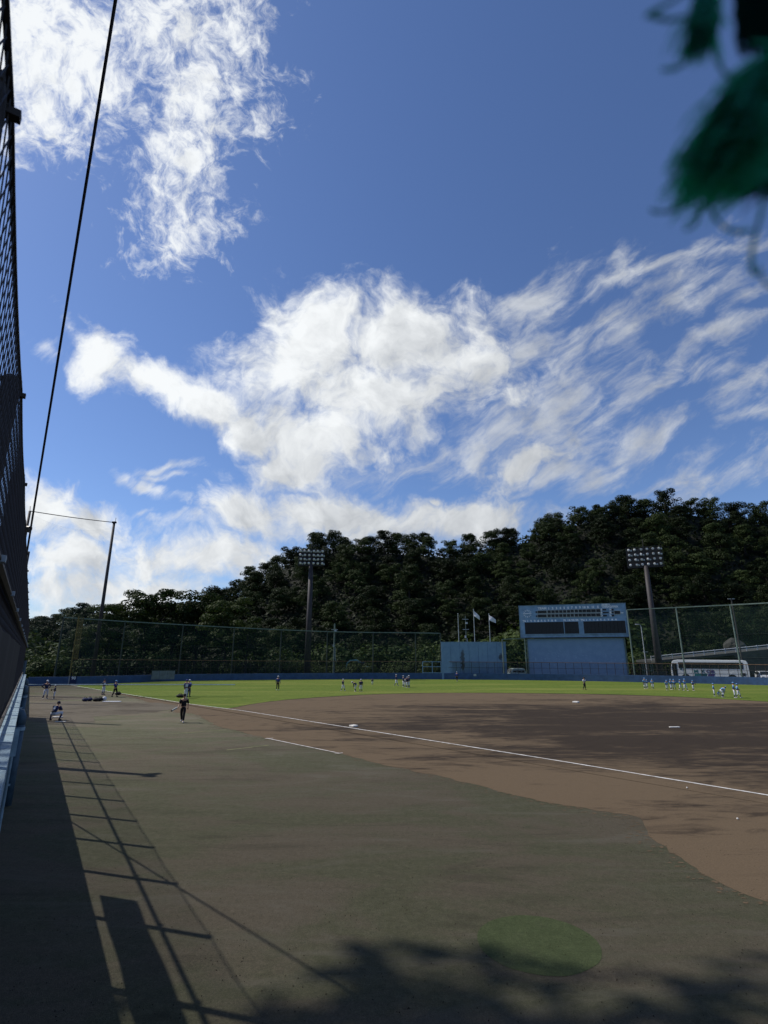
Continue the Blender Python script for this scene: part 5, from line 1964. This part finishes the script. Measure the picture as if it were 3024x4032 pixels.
def person(pkind, px, py_feet, h_px, rz, outfit, label, cat='person', glove=None, group=None, H=None):
    P = pose_meshes(pkind)
    p = at(px, py_feet)
    if H is None:
        # height from the picture: pixels on a vertical at that distance
        H = hz(py_feet - h_px, p.y)
    full = {'bend': 1.42, 'crouch': 1.19}.get(pkind, 1.745)
    s = H / full
    e = empty('person', (p.x, p.y, .012), rz, label=label, cat='person')
    if group: e['group'] = group
    e.scale = (s, s, s)

    def add(nm, key, mat):
        o = link(nm, P[key], e)
        if o.material_slots:
            for sl in o.material_slots:
                sl.link = 'OBJECT'
                sl.material = M[mat]
        return o
    shirt, sleeve, low, trous, sock, shoe, cap = outfit
    b = link('body', P['body'], e)
    b.data.materials.clear() if False else None
    add('hair', 'hair', 'blackcl')
    add('shirt', 'shirt', shirt)
    for s_ in 'LR':
        add('sleeve', 'sleeve' + s_, sleeve)
        if low: add('undersleeve', 'lowsleeve' + s_, low)
        if sock: add('sock', 'sock' + s_, sock)
        add('shoe', 'shoe' + s_, shoe)
    add('trousers', 'short_trousers' if sock else 'long_trousers', trous)
    add('belt', 'belt', 'blackcl')
    if cap: add('cap', 'cap', cap)
    if glove: add('glove', 'glove' + glove, 'brownlea' if glove else '')
    return e


A_N = ('navy', 'navy', 'navy', 'whitecl', 'navy', 'shoew', 'whitecl')          # navy team
A_W = ('whitecl', 'navy', 'navy', 'whitecl', 'navy', 'navy', 'navy')
A_C = ('royal', 'royal', 'royal', 'blackcl', None, 'shoew', 'whitecl')          # navy jacket coach
B_K = ('skyb', 'skyb', 'royal', 'whitecl', 'navy', 'shoew', 'skyb')            # light blue team
BLK = ('blackcl', 'blackcl', None, 'blackcl', None, 'shoew', 'blackcl')
E_ = R(90)     # facing right (+x)
W_ = R(-90)
people = [
    ('hips', 176, 2753, 77, R(60), A_N, 'coach in navy and white uniform with hands on hips beside a child', None),
    ('hold', 211, 2753, 58, R(-60), A_N, 'child in navy shirt standing beside the coach near the left wall', 'L'),
    ('crouch', 212, 2838, 76, R(178), ('navy', 'navy', 'navy', 'whitecl', 'navy', 'blackcl', 'navy'), 'catcher squatting with back to the camera behind a white plate', 'L'),
    ('hold', 405, 2736, 64, R(75), A_W, 'player in white vest and navy cap facing right by the left foul line', 'L'),
    ('walk', 450, 2745, 68, R(70), ('royal', 'royal', None, 'blackcl', None, 'blackcl', 'skyb'), 'coach in royal blue jacket and black trousers by a black bag', None),
    ('stand', 729, 2751, 78, R(70), ('whitecl', 'royal', 'navy', 'whitecl', None, 'shoew', 'royal'), 'person all in white half hidden beside the coach on the foul line', None),
    ('hips', 741, 2745, 71, R(150), ('royal', 'royal', 'royal', 'navy', None, 'blackcl', 'whitecl'), 'coach in royal blue jacket and white cap on the foul line', None),
    ('walk', 717, 2845, 116, R(8), BLK, 'man dressed all in black walking over the turf with a bottle', None),
    ('stand', 1093, 2718, 58, R(170), ('royal', 'royal', 'royal', 'blackcl', None, 'shoew', 'whitecl'), 'coach in navy jacket and black trousers alone on the left outfield grass', None),
    ('walk', 1350, 2721, 49, R(60), A_N, 'child in navy and white stepping across the grass, left of the bending one', 'L'),
    ('bend', 1400, 2723, 43, R(-80), A_N, 'child in navy and white bending forward on the outfield grass', None),
    ('stand', 1421, 2724, 51, R(180), A_N, 'child in navy and white standing right of the bending one', 'L'),
    ('stand', 1466, 2697, 27, R(180), ('navy', 'navy', 'navy', 'whitecl', 'navy', 'shoew', 'navy'), 'small distant child in dark shirt near the outfield wall', None),
    ('walk', 1560, 2700, 46, R(80), A_N, 'child in navy and white walking left of the huddled group', None),
    ('stand', 1588, 2704, 45, R(100), A_N, 'leftmost child of the huddled navy group in centre field', 'R'),
    ('stand', 1597, 2707, 41, R(170), ('whitecl', 'navy', 'navy', 'whitecl', 'navy', 'shoew', 'navy'), 'second child of the huddled navy group, in a white vest', None),
    ('hold', 1604, 2708, 44, R(200), A_N, 'third child of the huddled navy group', None),
    ('stand', 1611, 2708, 50, R(-100), A_N, 'rightmost and tallest of the huddled navy group', None),
    ('walk', 1800, 2684, 40, R(150), ('royal', 'royal', 'royal', 'blackcl', None, 'shoew', 'whitecl'), 'coach in navy jacket standing against the centre field wall', None),
    ('cross', 2303, 2716, 51, R(30), ('whitecl', 'whitecl', None, 'blackcl', None, 'blackcl', 'blackcl'), 'man in white shirt and black trousers with folded arms in right centre field', None),
    ('stand', 2541, 2712.6, 45, R(10), B_K, 'leftmost player in light blue, in front of a half hidden team mate', 'R'),
    ('hold', 2549, 2710, 36, R(40), B_K, 'small player in light blue half hidden behind the leftmost one', None),
    ('walk', 2571, 2712.6, 40, R(-20), B_K, 'player in light blue standing alone, second from the left', 'R'),
    ('stand', 2628, 2718, 41, R(0), B_K, 'leftmost player of the light blue row in front of the bus', None),
    ('stand', 2644, 2716, 43, R(30), B_K, 'second player of the light blue row in front of the bus', None),
    ('hips', 2657, 2716, 43, R(-30), B_K, 'third player of the light blue row, with arms out', 'L'),
    ('walk', 2681, 2718.5, 44, R(40), B_K, 'fourth player of the light blue row, mid step', 'L'),
    ('walk', 2700, 2720.5, 49, R(20), B_K, 'tallest player of the light blue row under the bus front wheel', None),
    ('hold', 2731, 2719.5, 42, R(30), ('royal', 'skyb', 'royal', 'whitecl', 'navy', 'shoew', 'skyb'), 'rightmost player of the light blue row, holding a dark glove', 'L'),
    ('stand', 2814, 2742, 53, R(60), B_K, 'player in light blue standing left of the bending one', None),
    ('crouch', 2830, 2742, 23, R(90), B_K, 'small player in light blue crouching behind the bending one', None),
    ('bend', 2846, 2746, 47, R(80), B_K, 'player in light blue bending forward to the right', 'L'),
    ('stand', 2895, 2749, 65, R(60), ('royal', 'skyb', 'royal', 'whitecl', 'navy', 'shoew', 'skyb'), 'tall player in blue at the far right of the outfield', None),
    ('walk', 2909, 2748, 58, R(60), B_K, 'smaller player in light blue right beside the tall one', None),
]
pobs = []
for (k, px, py, hp, rz, of, lb, gl) in people:
    pobs.append(person(k, px, py, hp, rz, of, lb, glove=gl))
# the catcher's shirt number
t_ = text_mesh('8', .26, .015, .004)
t_.materials.append(M['letter'])
link('shirt_number', t_, pobs[2], loc=(0, .11, .80), rot=(R(68), 0, R(180)))
# bottle carried by the man in black
mb_ = pobs[7]
b_ = empty('water_bottle', mb_.location + Vector((-.26, -.28, .98)), label='pale bottle held in the hand of the man in black', cat='bottle')
MB().tube([(-.42, -.05, -.22), (-.06, 0, -.02), (0, 0, .02)], [.055, .055, .03], 10).build('bottle', M['sheet'], b_)
MB().tube([(-.43, -.05, -.225), (-.36, -.045, -.187)], .057, 10).build('base_cap', M['blackcl'], b_)
# kit lying on the grass
rk_ = random.Random(8)
for (px, py, w, lb) in ((334, 2762, .55, 'dark equipment bag at the left of the pile by the bullpen'), (352, 2761, .5, 'black bag second from the left in the equipment pile'), (376, 2762, .6, 'largest dark bag of the equipment pile'), (393, 2761, .5, 'navy bag at the right of the pile beside a white one'), (464, 2737, .6, 'black sports bag on the grass behind the coach in blue'), (709, 2747, .75, 'dark bag or broom head at the feet of the person in white')):
    p = at(px, py)
    e = empty('equipment_bag', (p.x, p.y, .012), rk_.uniform(-.4, .4), label=lb, cat='bag')
    b2 = MB()
    b2.ball((0, 0, .16), (w * .62, .2, .18), 12, 8)
    b2.v = [(v[0], v[1], max(0.0, v[2] * (1 + .25 * noise.noise(Vector(v) * 6)))) for v in b2.v]
    b2.build('bag_body', M['blackcl'] if rk_.random() < .6 else M['navy'], e, smooth=True)
    MB().tube([(-w * .3, 0, .3), (-w * .12, 0, .42), (w * .12, 0, .42), (w * .3, 0, .3)], .02, 6).build('handle', M['blackcl'], e)
p = at(410, 2760)
e = empty('white_bag', (p.x, p.y, .012), 0, label='white round bag at the right end of the equipment pile', cat='bag')
MB().ball((0, 0, .2), (.22, .2, .22), 12, 8).build('bag_body', M['whitecl'], e, smooth=True)
MB().tube([(-.1, 0, .38), (0, 0, .45), (.1, 0, .38)], .02, 6).build('handle', M['navy'], e)
p = at(440, 2764)
o = MB().box((0, 0, .03), (1.7, .5, .05)).build('white_mat', M['whitecl'], label='flat pale mat lying on the turf right of the bags', cat='mat')
o.location = (p.x, p.y, .014)
bevel(o, .015, 2)
